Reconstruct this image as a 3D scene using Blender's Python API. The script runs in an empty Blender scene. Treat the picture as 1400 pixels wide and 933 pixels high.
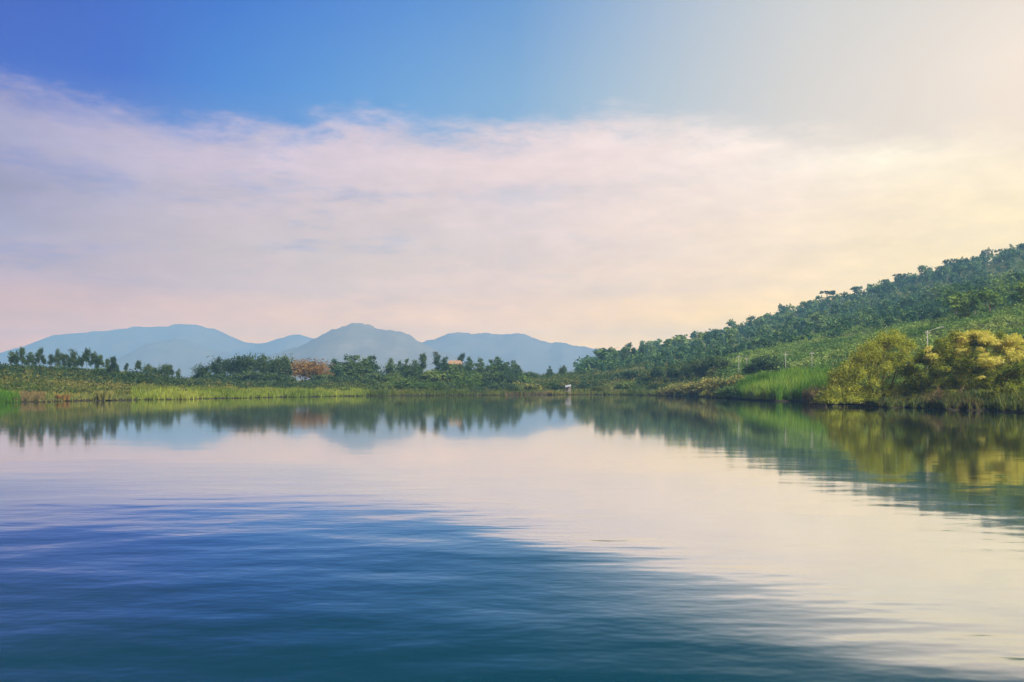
import bpy, math
import numpy as np
from mathutils import Vector, noise as mnoise

# ------------------------------------------------------------------ basics
F, HOR, CX, CAMZ = 1212.0, 527.0, 700.0, 2.6      # focal length and horizon of the photograph, eye height
R = math.radians
scene = bpy.context.scene
COL = scene.collection
rng = np.random.default_rng(11)

SUN_AZ, SUN_EL = R(138), R(40)
EXPO = 1.0                                       # the photograph is exposed for the land, not for the sky
GAIN = 2.0 ** EXPO

def wx(px, Y):            # photo column -> world x at depth Y
    return (px - CX) / F * Y
def wz(py, Y):            # photo row -> world z at depth Y
    return CAMZ + (HOR - py) / F * Y
def lin(c):
    c = np.asarray(c, float) / 255.0
    return np.where(c <= 0.04045, c / 12.92, ((c + 0.055) / 1.055) ** 2.4)

# ------------------------------------------------------------------ mesh building
def mesh(name, V, Q=None, T=None, mats=(), tint=None, midx=None, smooth=False):
    """one mesh from numpy arrays: V verts, Q quads, T triangles; tint is one float per vertex"""
    me = bpy.data.meshes.new(name)
    V = np.asarray(V, np.float32)
    Q = np.zeros((0, 4), np.int32) if Q is None else np.asarray(Q, np.int32).reshape(-1, 4)
    T = np.zeros((0, 3), np.int32) if T is None else np.asarray(T, np.int32).reshape(-1, 3)
    nl = Q.size + T.size
    npoly = len(Q) + len(T)
    me.vertices.add(len(V)); me.vertices.foreach_set('co', V.ravel())
    me.loops.add(nl); me.loops.foreach_set('vertex_index', np.concatenate([Q.ravel(), T.ravel()]).astype(np.int32))
    me.polygons.add(npoly)
    st = np.concatenate([np.arange(len(Q)) * 4, Q.size + np.arange(len(T)) * 3]).astype(np.int32)
    me.polygons.foreach_set('loop_start', st)
    if midx is not None:
        me.polygons.foreach_set('material_index', np.asarray(midx, np.int32))
    me.polygons.foreach_set('use_smooth', np.full(npoly, smooth))
    if tint is not None:
        a = me.attributes.new('tint', 'FLOAT', 'POINT')
        a.data.foreach_set('value', np.asarray(tint, np.float32))
    for m in mats:
        me.materials.append(m)
    me.update(calc_edges=True); me.validate()
    return me

def obj(name, me, parent=None, loc=None):
    o = bpy.data.objects.new(name, me); COL.objects.link(o)
    if parent is not None: o.parent = parent
    if loc is not None: o.location = loc
    return o
def tag(o, label=None, cat=None, group=None, kind=None):
    if label: o['label'] = label
    if cat: o['category'] = cat
    if group: o['group'] = group
    if kind: o['kind'] = kind
    return o
def empty(name, loc=(0, 0, 0)):
    o = bpy.data.objects.new(name, None); COL.objects.link(o); o.location = loc; o.empty_display_size = .3
    return o
def copy_tree(o, parent=None):
    c = o.copy(); COL.objects.link(c); c.parent = parent
    for k in ('label', 'group'):
        if parent is None and k in c: del c[k]
    for ch in list(o.children):
        copy_tree(ch, c)
    return c

class MB:                                   # collects shapes into one mesh
    def __init__(s): s.V, s.Q, s.T, s.tint, s.n = [], [], [], [], 0
    def add(s, V, Q=None, T=None, tint=0.5):
        V = np.asarray(V, float).reshape(-1, 3)
        s.V.append(V)
        if Q is not None: s.Q.append(np.asarray(Q, int).reshape(-1, 4) + s.n)
        if T is not None: s.T.append(np.asarray(T, int).reshape(-1, 3) + s.n)
        s.tint.append(np.broadcast_to(np.asarray(tint, float), (len(V),)).copy() if np.ndim(tint) < 1 or len(np.atleast_1d(tint)) == len(V) else np.repeat(tint, len(V) // len(tint)))
        s.n += len(V)
    def get(s):
        V = np.concatenate(s.V)
        Q = np.concatenate(s.Q) if s.Q else None
        T = np.concatenate(s.T) if s.T else None
        return V, Q, T, np.concatenate(s.tint)
    def mesh(s, name, mats, smooth=False):
        V, Q, T, t = s.get()
        return mesh(name, V, Q, T, mats, t, smooth=smooth)
    def tube(s, pts, rad, n=6, tint=.5):
        pts = np.asarray(pts, float); k = len(pts)
        rad = np.broadcast_to(np.asarray(rad, float), (k,))
        d = np.gradient(pts, axis=0); d /= np.linalg.norm(d, axis=1)[:, None] + 1e-9
        ref = np.where(np.abs(d[:, 2:3]) > .9, np.array([[1., 0, 0]]), np.array([[0, 0, 1.]]))
        a = np.cross(d, ref); a /= np.linalg.norm(a, axis=1)[:, None] + 1e-9
        b = np.cross(d, a)
        th = np.arange(n) / n * 2 * math.pi
        V = pts[:, None] + rad[:, None, None] * (np.cos(th)[None, :, None] * a[:, None] + np.sin(th)[None, :, None] * b[:, None])
        i, j = np.meshgrid(np.arange(k - 1), np.arange(n), indexing='ij')
        j2 = (j + 1) % n
        Q = np.stack([i * n + j, i * n + j2, (i + 1) * n + j2, (i + 1) * n + j], -1).reshape(-1, 4)
        T = [[(k - 1) * n + t, (k - 1) * n + t + 1, (k - 1) * n] for t in range(1, n - 1)]
        s.add(V.reshape(-1, 3), Q, T, tint)
    def box(s, c, size, tint=.5):
        c = np.asarray(c, float); h = np.asarray(size, float) / 2
        V = np.array([[x, y, z] for x in (-1, 1) for y in (-1, 1) for z in (-1, 1)]) * h + c
        s.add(V, [[0, 1, 3, 2], [4, 6, 7, 5], [0, 4, 5, 1], [2, 3, 7, 6], [0, 2, 6, 4], [1, 5, 7, 3]], None, tint)
    def leaves(s, P, size, tint, r, up=.35, aspect=.55, N=None):
        """small leaf quads at points P; random facing leaning outward (N) and up"""
        n = len(P)
        nn = r.normal(size=(n, 3)); nn /= np.linalg.norm(nn, axis=1)[:, None]
        nn[:, 2] += up
        if N is not None: nn += N * .6
        nn /= np.linalg.norm(nn, axis=1)[:, None] + 1e-9
        a = np.cross(nn, r.normal(size=(n, 3))); a /= np.linalg.norm(a, axis=1)[:, None] + 1e-9
        b = np.cross(nn, a)
        sz = size * r.uniform(.6, 1.4, n)[:, None]
        w = sz * aspect
        bend = nn * sz * .18
        V = np.stack([P - a * sz, P - b * w + bend, P + a * sz, P + b * w + bend], 1).reshape(-1, 3)
        Q = np.arange(n * 4).reshape(n, 4)
        s.add(V, Q, None, np.repeat(np.broadcast_to(tint, (n,)), 4))

def crown_points(lobes, n, r, clump=26, spread=.2, shell=.55):
    """leaf positions: clumps placed toward the outside of each lobe, leaves gathered about the clumps"""
    lobes = np.asarray(lobes, float)
    vol = np.prod(lobes[:, 3:6], axis=1) ** .75
    nc = max(4, n // clump)
    li = r.choice(len(lobes), nc, p=vol / vol.sum())
    d = r.normal(size=(nc, 3)); d /= np.linalg.norm(d, axis=1)[:, None]
    rad = shell + (1 - shell) * r.random(nc)
    L = lobes[li]
    c = L[:, :3] + d * rad[:, None] * L[:, 3:6]
    ci = r.integers(0, nc, n)
    rr = L[ci, 3:6]
    off = r.normal(size=(n, 3)) * spread * np.minimum(rr, rr.mean(axis=1)[:, None] * 1.2)
    P = c[ci] + off
    tint = np.clip(.5 + r.normal(size=nc)[ci] * .2 + r.normal(size=n) * .1, 0, 1)
    return P, d[ci], tint, c

# ------------------------------------------------------------------ materials
def nodes_of(m):
    m.use_nodes = True
    nt = m.node_tree; nt.nodes.clear()
    return nt, nt.nodes, nt.links
def ramp(N, L, fac, stops, interp='LINEAR'):
    n = N.new('ShaderNodeValToRGB'); cr = n.color_ramp; cr.interpolation = interp
    while len(cr.elements) < len(stops): cr.elements.new(.5)
    for e, (p, c) in zip(cr.elements, stops):
        e.position = p; e.color = (*c, 1) if len(c) == 3 else c
    if fac is not None: L.new(fac, n.inputs[0])
    return n.outputs[0]
def math_n(N, L, op, a, b=None, c=None, clamp=False):
    n = N.new('ShaderNodeMath'); n.operation = op; n.use_clamp = clamp
    for i, v in enumerate((a, b, c)):
        if v is None: continue
        if isinstance(v, (int, float)): n.inputs[i].default_value = v
        else: L.new(v, n.inputs[i])
    return n.outputs[0]
def maprange(N, L, v, a, b, c=0., d=1., smooth=False):
    n = N.new('ShaderNodeMapRange'); n.clamp = True
    if smooth: n.interpolation_type = 'SMOOTHSTEP'
    L.new(v, n.inputs[0])
    for i, x in zip((1, 2, 3, 4), (a, b, c, d)):
        if isinstance(x, (int, float)): n.inputs[i].default_value = x
        else: L.new(x, n.inputs[i])
    return n.outputs[0]
def mixc(N, L, fac, a, b, mode='MIX'):
    n = N.new('ShaderNodeMix'); n.data_type = 'RGBA'; n.blend_type = mode; n.clamp_factor = True
    for s, v in ((0, fac), (6, a), (7, b)):
        if isinstance(v, (int, float)): n.inputs[s].default_value = v
        elif isinstance(v, (tuple, list)): n.inputs[s].default_value = (*v, 1)
        else: L.new(v, n.inputs[s])
    return n.outputs[2]
def noise(N, L, vec, scale, detail=3., rough=.55):
    n = N.new('ShaderNodeTexNoise'); n.inputs['Scale'].default_value = scale
    n.inputs['Detail'].default_value = detail; n.inputs['Roughness'].default_value = rough
    if vec is not None: L.new(vec, n.inputs['Vector'])
    return n.outputs['Fac']
def scaled(N, L, vec, s, loc=(0, 0, 0)):
    n = N.new('ShaderNodeMapping'); n.inputs['Scale'].default_value = s; n.inputs['Location'].default_value = loc
    L.new(vec, n.inputs['Vector'])
    return n.outputs[0]

def foliage(name, dark, mid, light, transl=.35, rnd=.5):
    """leaf material: the leaf's own colour varies from clump to clump and from plant to plant"""
    m = bpy.data.materials.new(name); nt, N, L = nodes_of(m)
    at = N.new('ShaderNodeAttribute'); at.attribute_name = 'tint'
    oi = N.new('ShaderNodeObjectInfo')
    t = math_n(N, L, 'ADD', at.outputs['Fac'], math_n(N, L, 'MULTIPLY', math_n(N, L, 'SUBTRACT', oi.outputs['Random'], .5), rnd), clamp=True)
    c = ramp(N, L, t, [(0.1, dark), (.5, mid), (.92, light)])
    d = N.new('ShaderNodeBsdfDiffuse'); L.new(c, d.inputs[0])
    tr = N.new('ShaderNodeBsdfTranslucent'); L.new(c, tr.inputs[0])
    mx = N.new('ShaderNodeMixShader'); mx.inputs[0].default_value = transl
    L.new(d.outputs[0], mx.inputs[1]); L.new(tr.outputs[0], mx.inputs[2])
    out = N.new('ShaderNodeOutputMaterial'); L.new(mx.outputs[0], out.inputs[0])
    return m
def rough_mat(name, c1, c2, scale=3., rough=.8):
    m = bpy.data.materials.new(name); nt, N, L = nodes_of(m)
    tc = N.new('ShaderNodeTexCoord')
    c = ramp(N, L, noise(N, L, tc.outputs['Object'], scale, 4), [(.3, c1), (.7, c2)])
    p = N.new('ShaderNodeBsdfPrincipled'); L.new(c, p.inputs['Base Color']); p.inputs['Roughness'].default_value = rough
    p.inputs['Specular IOR Level'].default_value = .2
    out = N.new('ShaderNodeOutputMaterial'); L.new(p.outputs[0], out.inputs[0])
    return m

M = {}
M['bark'] = rough_mat('bark', (.10, .075, .055), (.22, .18, .14), 2)
M['pale_bark'] = rough_mat('pale_bark', (.20, .17, .13), (.40, .36, .30), 2)
M['twig'] = rough_mat('twig', (.10, .06, .035), (.2, .13, .08), 3)
M['tree_dark'] = foliage('dark_green_leaves', (.030, .056, .026), (.056, .098, .040), (.105, .155, .052), .35, .5)
M['tree_mid'] = foliage('mid_green_leaves', (.036, .078, .030), (.070, .130, .046), (.13, .19, .058), .35, .5)
M['tree_orange'] = foliage('rust_leaves', (.10, .075, .022), (.24, .145, .045), (.36, .23, .07), .35, .3)
M['tree_hill'] = foliage('hill_leaves', (.040, .096, .044), (.094, .178, .068), (.20, .29, .09), .34, .95)
M['tree_spur'] = foliage('fresh_hill_leaves', (.040, .095, .020), (.085, .165, .034), (.17, .26, .05), .35, .7)
M['scrub'] = foliage('scrub_leaves', (.030, .066, .018), (.080, .120, .030), (.19, .18, .050), .35, .6)
M['scrub_light'] = foliage('light_scrub_leaves', (.07, .15, .032), (.19, .29, .065), (.38, .44, .13), .40, .6)
M['bush_green'] = foliage('bush_leaves', (.045, .095, .024), (.10, .165, .04), (.20, .26, .065), .35, .6)
M['bush_pale'] = foliage('pale_bush_leaves', (.09, .12, .035), (.20, .22, .06), (.38, .34, .10), .35, .4)
M['willow'] = foliage('olive_yellow_leaves', (.14, .18, .018), (.36, .40, .042), (.64, .65, .12), .48, .1)
M['gold'] = foliage('golden_blossom', (.38, .39, .05), (.62, .59, .11), (.80, .74, .24), .45, .1)
M['near_green'] = foliage('fresh_green_leaves', (.055, .095, .014), (.19, .25, .03), (.42, .43, .06), .48, .2)
M['reed'] = foliage('reed_blades', (.05, .13, .012), (.11, .24, .022), (.24, .36, .05), .4, .1)
M['grass_olive'] = foliage('bank_grass', (.04, .075, .016), (.11, .145, .030), (.28, .25, .06), .38, .1)
M['grass_dry'] = foliage('dry_grass', (.11, .085, .035), (.21, .16, .07), (.36, .29, .13), .35, .1)
M['grass_shore'] = foliage('shore_grass', (.08, .13, .016), (.20, .27, .034), (.37, .39, .07), .40, .1)

def terrain_mat():
    m = bpy.data.materials.new('terrain'); nt, N, L = nodes_of(m)
    g = N.new('ShaderNodeNewGeometry'); pos = g.outputs['Position']
    n1 = noise(N, L, pos, .045, 5, .6); n2 = noise(N, L, pos, .5, 4, .6)
    c = ramp(N, L, n1, [(.32, (.035, .065, .02)), (.46, (.07, .10, .028)), (.58, (.13, .13, .04)), (.70, (.15, .10, .05))])
    c2 = ramp(N, L, n2, [(.3, (.03, .05, .02)), (.7, (.15, .17, .05))])
    col = mixc(N, L, .45, c, c2)
    # wet dark earth at the water's edge
    sp = N.new('ShaderNodeSeparateXYZ'); L.new(pos, sp.inputs[0])
    wet = maprange(N, L, sp.outputs[2], .15, .5, 1, 0)
    col = mixc(N, L, wet, col, (.035, .028, .018))
    d = N.new('ShaderNodeBsdfDiffuse'); L.new(col, d.inputs[0])
    out = N.new('ShaderNodeOutputMaterial'); L.new(d.outputs[0], out.inputs[0])
    return m
M['terrain'] = terrain_mat()

def mountain_mat():
    m = bpy.data.materials.new('wooded_mountain'); nt, N, L = nodes_of(m)
    g = N.new('ShaderNodeNewGeometry'); pos = g.outputs['Position']
    c = ramp(N, L, noise(N, L, scaled(N, L, pos, (1., 1., 1.)), .014, 7, .7), [(.36, (.13, .105, .075)), (.55, (.17, .135, .09)), (.70, (.21, .165, .11))])
    d = N.new('ShaderNodeBsdfDiffuse'); L.new(c, d.inputs[0])
    out = N.new('ShaderNodeOutputMaterial'); L.new(d.outputs[0], out.inputs[0])
    return m
M['mountain'] = mountain_mat()

def water_mat():
    m = bpy.data.materials.new('lake_water'); nt, N, L = nodes_of(m)
    g = N.new('ShaderNodeNewGeometry'); pos = g.outputs['Position']
    sp = N.new('ShaderNodeSeparateXYZ'); L.new(pos, sp.inputs[0])
    X, Y = sp.outputs[0], sp.outputs[1]
    # a breeze ruffles the open water near this shore: its ripples lean towards the bank they run to and steepen
    # as they come in; the lee under the right hill and the far side lie calm
    wob = math_n(N, L, 'MULTIPLY', math_n(N, L, 'SUBTRACT', noise(N, L, scaled(N, L, pos, (.10, .30, .1)), 1., 4, .6), .5), 9.)
    near = maprange(N, L, math_n(N, L, 'ADD', Y, wob), 11., 35., 1., 0., True)
    edge = math_n(N, L, 'ADD', math_n(N, L, 'ADD', X, math_n(N, L, 'MULTIPLY', Y, .52)), math_n(N, L, 'MULTIPLY', wob, .35))
    left = maprange(N, L, edge, 7.0, 10.6, 1., .0, True)
    breeze = math_n(N, L, 'MULTIPLY', near, left)
    steep = maprange(N, L, Y, 7., 20., LEAN_NEAR, LEAN_FAR)
    lean = math_n(N, L, 'MULTIPLY', breeze, steep)
    rough = math_n(N, L, 'ADD', math_n(N, L, 'MULTIPLY', breeze, BREEZE), maprange(N, L, Y, 10., 60., .055, .05))
    # ripples: long crests lying across the view, plus a slow swell
    h1 = noise(N, L, scaled(N, L, pos, (.62, 1., 1.)), 1.15, 3, .55)
    h2 = noise(N, L, scaled(N, L, pos, (.50, .85, 1.), (7, 3, 0)), .42, 2, .5)
    h3 = noise(N, L, scaled(N, L, pos, (.55, .9, 1.), (2, 9, 0)), .13, 2, .5)
    amp_far = maprange(N, L, Y, 8., 40., 1., .075)
    H = math_n(N, L, 'ADD', math_n(N, L, 'MULTIPLY', h1, .030),
               math_n(N, L, 'ADD', math_n(N, L, 'MULTIPLY', h2, .15), math_n(N, L, 'MULTIPLY', h3, .13)))
    H = math_n(N, L, 'MULTIPLY', H, math_n(N, L, 'MULTIPLY', amp_far, math_n(N, L, 'ADD', math_n(N, L, 'MULTIPLY', breeze, .80), .20)))
    b = N.new('ShaderNodeBump'); b.inputs['Strength'].default_value = 1.; b.inputs['Distance'].default_value = 1.
    L.new(H, b.inputs['Height'])
    lv = N.new('ShaderNodeCombineXYZ'); L.new(math_n(N, L, 'MULTIPLY', lean, -1.), lv.inputs[1])
    va = N.new('ShaderNodeVectorMath'); va.operation = 'ADD'; L.new(b.outputs[0], va.inputs[0]); L.new(lv.outputs[0], va.inputs[1])
    vn = N.new('ShaderNodeVectorMath'); vn.operation = 'NORMALIZE'; L.new(va.outputs[0], vn.inputs[0])
    nrm = vn.outputs[0]
    gl = N.new('ShaderNodeBsdfGlossy'); gl.inputs['Color'].default_value = (.95, .96, .96, 1)
    L.new(rough, gl.inputs['Roughness']); L.new(nrm, gl.inputs['Normal'])
    df = N.new('ShaderNodeBsdfDiffuse'); df.inputs[0].default_value = (.003, .033, .050, 1)
    lw = N.new('ShaderNodeLayerWeight'); lw.inputs[0].default_value = .5
    L.new(nrm, lw.inputs['Normal'])
    fres = maprange(N, L, lw.outputs['Facing'], .50, .92, WATER_F0, .97, True)
    mx = N.new('ShaderNodeMixShader'); L.new(fres, mx.inputs[0])
    L.new(df.outputs[0], mx.inputs[1]); L.new(gl.outputs[0], mx.inputs[2])
    out = N.new('ShaderNodeOutputMaterial'); L.new(mx.outputs[0], out.inputs[0])
    return m
BREEZE, WATER_F0, LEAN_NEAR, LEAN_FAR = .11, .08, .15, .09
M['water'] = water_mat()

# ------------------------------------------------------------------ terrain
#   photo column: shore depth, then (depth, height) of lip, lower bank, bank top, back, ridge, behind the ridge
TAB = np.array([
 # px    shore   midY  midz   topY  topz   backY backz  ridY  ridz  behY  behz
 [-1500,  80,    105,  3.0,   150,  8.0,   230,  9.0,   500,  9.0,  900, 9],
 [-400,  100,    125,  3.0,   165,  8.0,   230,  8.5,   500,  9.0,  900, 8],
 [   0,  131,    153,  2.6,   185,  6.6,   230,  6.6,   500,  6.0,  900, 6],
 [ 150,  152,    172,  2.2,   200,  5.6,   240,  6.0,   500,  5.0,  900, 5],
 [ 250,  163,    182,  1.6,   212,  3.8,   250,  4.0,   500,  5.0,  900, 5],
 [ 350,  185,    203,  1.4,   232,  3.0,   270,  3.8,   500,  5.0,  900, 5],
 [ 500,  215,    231,  1.3,   258,  2.8,   300,  3.6,   500,  5.0,  900, 5],
 [ 620,  224,    243,  1.8,   275,  4.2,   310,  7.0,   500,  6.0,  900, 5],
 [ 740,  240,    258,  1.7,   290,  3.6,   330,  5.0,   480,  5.5,  900, 5],
 [ 790,  242,    258,  1.8,   290,  4.4,   340,  7.0,   450,  8.5,  900, 6],
 [ 850,  240,    258,  2.0,   290,  6.0,   340, 10.0,   440, 14.5,  900, 8],
 [ 950,  205,    225,  2.6,   260,  7.0,   320, 14.0,   430, 20.5,  900, 10],
 [1000,  168,    188,  2.2,   240,  8.0,   320, 17.0,   425, 25.5,  900, 14],
 [1050,  146,    166,  2.4,   232,  9.5,   310, 19.0,   415, 31.0,  900, 18],
 [1100,  136,    156,  2.6,   226, 11.0,   300, 20.0,   410, 35.5,  900, 20],
 [1200,  107,    130,  2.6,   220, 15.0,   290, 24.0,   400, 44.0,  900, 26],
 [1300,   95,    116,  2.8,   210, 17.0,   280, 27.5,   390, 51.0,  900, 32],
 [1400,   85,    106,  3.2,   200, 19.0,   270, 30.5,   380, 58.5,  900, 36],
 [1600,   74,     95,  3.4,   185, 20.0,   260, 37.0,   365, 75.0,  900, 40],
 [1800,   65,     86,  3.6,   170, 22.0,   255, 44.0,   355, 92.0,  900, 44],
 [2600,   55,     76,  4.0,   160, 30.0,   240, 70.0,   340,138.0,  900, 60]], float)
for k in range(len(TAB)):                # the wooded hill stands well back from the bank
    w = float(np.clip((TAB[k, 0] - 740) / 110, 0, 1))
    for iy, f in ((6, 1.32), (8, 1.62)):
        g = 1 + (f - 1) * w
        TAB[k, iy] *= g; TAB[k, iy + 1] = CAMZ + (TAB[k, iy + 1] - CAMZ) * g
    TAB[k, 10] += 250 * w; TAB[k, 11] *= 1 + .6 * w
def tab(px, i):
    return np.interp(px, TAB[:, 0], TAB[:, i])
def shore(px):
    px = np.asarray(px, float)
    return tab(px, 1) + 1.6 * np.sin(px * .071) + 1.1 * np.sin(px * .163 + 1) + .6 * np.sin(px * .41 + 2)
def bumps(X, Y):
    return (np.sin(X * .13 + 1.3) * np.cos(Y * .11 + .4) * .45 + np.sin(X * .31 + Y * .17) * .22
            + np.sin(X * .043 - Y * .06 + 2) * .6)
def hz(px, Y):
    px, Y = np.broadcast_arrays(np.asarray(px, float), np.asarray(Y, float))
    s = shore(px)
    kY = np.stack([s - 14, s - 1.5, s, s + 3, tab(px, 2), tab(px, 4), tab(px, 6), tab(px, 8), tab(px, 10), np.full(s.shape, 5200.)], -1)
    z0 = np.zeros(s.shape)
    kz = np.stack([z0 - 2., z0 - .25, z0 + .12, z0 + .55, tab(px, 3), tab(px, 5), tab(px, 7), tab(px, 9), tab(px, 11), z0 + 6], -1)
    out = np.full(s.shape, -2.)
    for i in range(9):
        a, b = kY[..., i], kY[..., i + 1]
        t = np.clip((Y - a) / (b - a), 0, 1)
        if i in (4, 6, 7): t = t * t * (3 - 2 * t) * .5 + t * .5
        inside = (Y >= a)
        out = np.where(inside, kz[..., i] + (kz[..., i + 1] - kz[..., i]) * t, out)
    w = np.clip((Y - s - 2) / 25, 0, 1)
    X = (px - CX) / F * Y
    return out + bumps(X, Y) * w * np.clip(out / 4, .3, 2.0) * .6
def hw(X, Y):
    return hz(CX + X / Y * F, Y)

pxs = np.concatenate([np.arange(-1500, -300, 40), np.arange(-300, 1700, 8), np.arange(1700, 2601, 40)])
rows = []
for px in pxs:
    s = float(shore(px))
    rows.append(np.concatenate([[s - 30, s - 14, s - 5, s - 1.5, s - .6, s, s + .8, s + 1.6, s + 3], s + 3 + np.cumsum(np.linspace(1.2, 12., 104)),
                                [1000, 1150, 1400, 2400, 3600, 5200]]))
YY = np.array(rows); K = YY.shape[1]
PX = np.repeat(pxs[:, None], K, 1)
ZZ = hz(PX, YY)
V = np.stack([wx(PX, YY), YY, ZZ], -1).reshape(-1, 3)
i, j = np.meshgrid(np.arange(len(pxs) - 1), np.arange(K - 1), indexing='ij')
Q = np.stack([i * K + j, (i + 1) * K + j, (i + 1) * K + j + 1, i * K + j + 1], -1).reshape(-1, 4)
tag(obj('ground', mesh('ground', V, Q, None, [M['terrain']], smooth=True)), kind='structure')

# the lake
wm = MB(); wm.add([[-700, -160, 0], [700, -160, 0], [700, 420, 0], [-700, 420, 0]], [[0, 1, 2, 3]])
lake = obj('water', wm.mesh('water', [M['water']])); tag(lake, kind='structure')

# far mountains: each ridge has its own distance and depth
def mountain(name, pts, Y, depth, seed):
    r = np.random.default_rng(seed)
    pts = np.array(pts, float)
    px = np.linspace(pts[0, 0], pts[-1, 0], 140)
    py = np.interp(px, pts[:, 0], pts[:, 1])
    k = np.array([1, 2, 3, 2, 1.]); k /= k.sum()
    py = np.convolve(np.pad(py, 2, 'edge'), k, 'valid')
    ph = r.uniform(0, 6, 8)
    wig = sum(np.sin(px * f + p) * a for f, a, p in zip((.11, .23, .47, .9, 1.9, 2.7), (.9, .6, .45, .35, .3, .25), ph))
    top = wz(py, Y); wz_ = -wig * .8 / F * Y
    x0 = wx(px, Y)
    nt = 41; t = np.linspace(-1, 1, nt)
    prof = 1 - np.abs(t) ** 1.25
    V = []
    for a in range(len(px)):
        gully = np.array([1 + abs(tt) * (1.15 - abs(tt)) * .07 * (mnoise.noise((px[a] * .045, tt * 2.2, seed * 3.)) + .6 * mnoise.noise((px[a] * .13, tt * 4.5, seed * 7.))) for tt in t])
        z = -6 + (top[a] + 6) * np.clip(prof * gully, 0, 1.0) + wz_[a] * np.exp(-np.abs(t) * 9)
        yy = Y + t * depth + np.sin(px[a] * .02 + ph[7]) * depth * .04
        V.append(np.stack([x0[a] + 0 * t, yy, z], -1))
    V = np.array(V).reshape(-1, 3)
    i, j = np.meshgrid(np.arange(len(px) - 1), np.arange(nt - 1), indexing='ij')
    Q = np.stack([i * nt + j, (i + 1) * nt + j, (i + 1) * nt + j + 1, i * nt + j + 1], -1).reshape(-1, 4)
    return tag(obj(name, mesh(name, V, Q, None, [M['mountain']], smooth=True)), kind='structure')
mountain('mountain', [(-420, 520), (-260, 498), (-120, 500), (-40, 492), (0, 483), (40, 472), (70, 461), (95, 456), (130, 455), (160, 451), (190, 447), (225, 446), (262, 442), (290, 449), (320, 463),
          (355, 473), (380, 463), (402, 457), (422, 461), (450, 470), (500, 480), (560, 500), (640, 524)], 4300, 600, 1)
mountain('mountain', [(120, 520), (165, 492), (200, 473), (225, 466), (243, 464), (268, 469), (300, 481), (335, 490), (380, 500), (430, 522)], 3500, 420, 2)
mountain('mountain', [(330, 522), (362, 489), (392, 478), (415, 471), (432, 463), (460, 449), (487, 442), (505, 445), (520, 450), (552, 455), (576, 468), (600, 480), (650, 497), (700, 522)], 2900, 420, 3)
mountain('mountain', [(500, 524), (545, 486), (582, 466), (620, 455), (655, 455), (690, 458), (708, 454), (722, 459), (740, 467), (750, 470), (762, 466), (785, 474), (830, 478), (900, 495), (1000, 522)], 3700, 450, 4)

# ------------------------------------------------------------------ plants
def branchy(mb, base, top, r0, targets, r, n=6, wig=.15):
    base, top = np.array(base, float), np.array(top, float)
    t = np.linspace(0, 1, 7)[:, None]
    pts = base + (top - base) * t
    pts[1:-1, :2] += r.normal(size=(5, 2)) * wig
    mb.tube(pts, np.linspace(r0, r0 * .35, 7), n, .5)
    for c in targets:
        k = r.integers(2, 6)
        a = pts[k]; m_ = (a + c) / 2 + np.array([0, 0, .25 * np.linalg.norm(c - a) * .4])
        mb.tube([a, m_, c], [r0 * .38, r0 * .25, r0 * .08], 5, .5)

def tree(name, lobes, n, leaf, trunk_r, seed, crown_mat, trunk_mat, trunk_top=None, spread=.22, shell=.5, limbs=7, clump=26, up=.35):
    """thing > trunk, crown; base at the origin"""
    r = np.random.default_rng(seed)
    root = empty(name)
    P, Nn, tint, cl = crown_points(lobes, n, r, clump, spread, shell)
    P[:, 2] = np.maximum(P[:, 2], .1)
    mb = MB(); mb.leaves(P, leaf, tint, r, up, N=Nn)
    obj('crown', mb.mesh(name + '_crown', [crown_mat]), root)
    tb = MB(); L = np.asarray(lobes, float)
    tt = trunk_top if trunk_top is not None else (L[:, 0].mean(), L[:, 1].mean(), np.average(L[:, 2], weights=L[:, 3]) + .3)
    branchy(tb, (0, 0, -.6), tt, trunk_r, cl[r.choice(len(cl), min(limbs, len(cl)), replace=False)], r)
    obj('trunk', tb.mesh(name + '_trunk', [trunk_mat], True), root)
    return root

def slender_lobes(r, h=9.):
    L = []
    k = r.integers(5, 8); low = r.uniform(.20, .55)
    cx, cy = 0., 0.
    for q in range(k):
        f = q / (k - 1)
        z = h * (low + (.90 - low) * f)
        w = h * r.uniform(.085, .125) * (1.15 - .5 * abs(f - .5))
        L.append([cx, cy, z, w, w, h * r.uniform(.10, .14)])
        cx += r.normal() * h * .03; cy += r.normal() * h * .03
    for q in range(3):
        a = r.uniform(0, 6.28)
        L.append([math.cos(a) * h * .11, math.sin(a) * h * .11, h * r.uniform(.4, .75), h * .07, h * .07, h * .08])
    return L
def round_lobes(r, h=8., w=3.4):
    L = [[0, 0, h * .55, w * .8, w * .8, h * .36]]
    for q in range(7):
        a = r.uniform(0, 6.28); d = w * r.uniform(.35, .7)
        L.append([math.cos(a) * d, math.sin(a) * d, h * r.uniform(.3, .8), w * r.uniform(.3, .5), w * r.uniform(.3, .5), h * r.uniform(.12, .2)])
    return L
def cone_lobes(r, h=9., w=3.0):
    L = []
    for q in range(5):
        f = q / 4
        ww = w * (.72, .80, .74, .58, .36)[q] * r.uniform(.85, 1.1)
        L.append([r.normal() * .2, r.normal() * .2, h * (.16 + .74 * f), ww, ww, h * .13])
    for q in range(7):
        a = r.uniform(0, 6.28); f = r.uniform(.1, .75); d = w * (.62 - .3 * f)
        L.append([math.cos(a) * d, math.sin(a) * d, h * (.15 + .7 * f), w * r.uniform(.28, .42), w * r.uniform(.28, .42), h * r.uniform(.07, .11)])
    return L
def umbrella_lobes(r, h=7.):
    L = []
    for q in range(4):
        L.append([r.normal() * .9, r.normal() * .9, h * r.uniform(.74, .93), 1.2, 1.2, .6])
    return L
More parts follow.
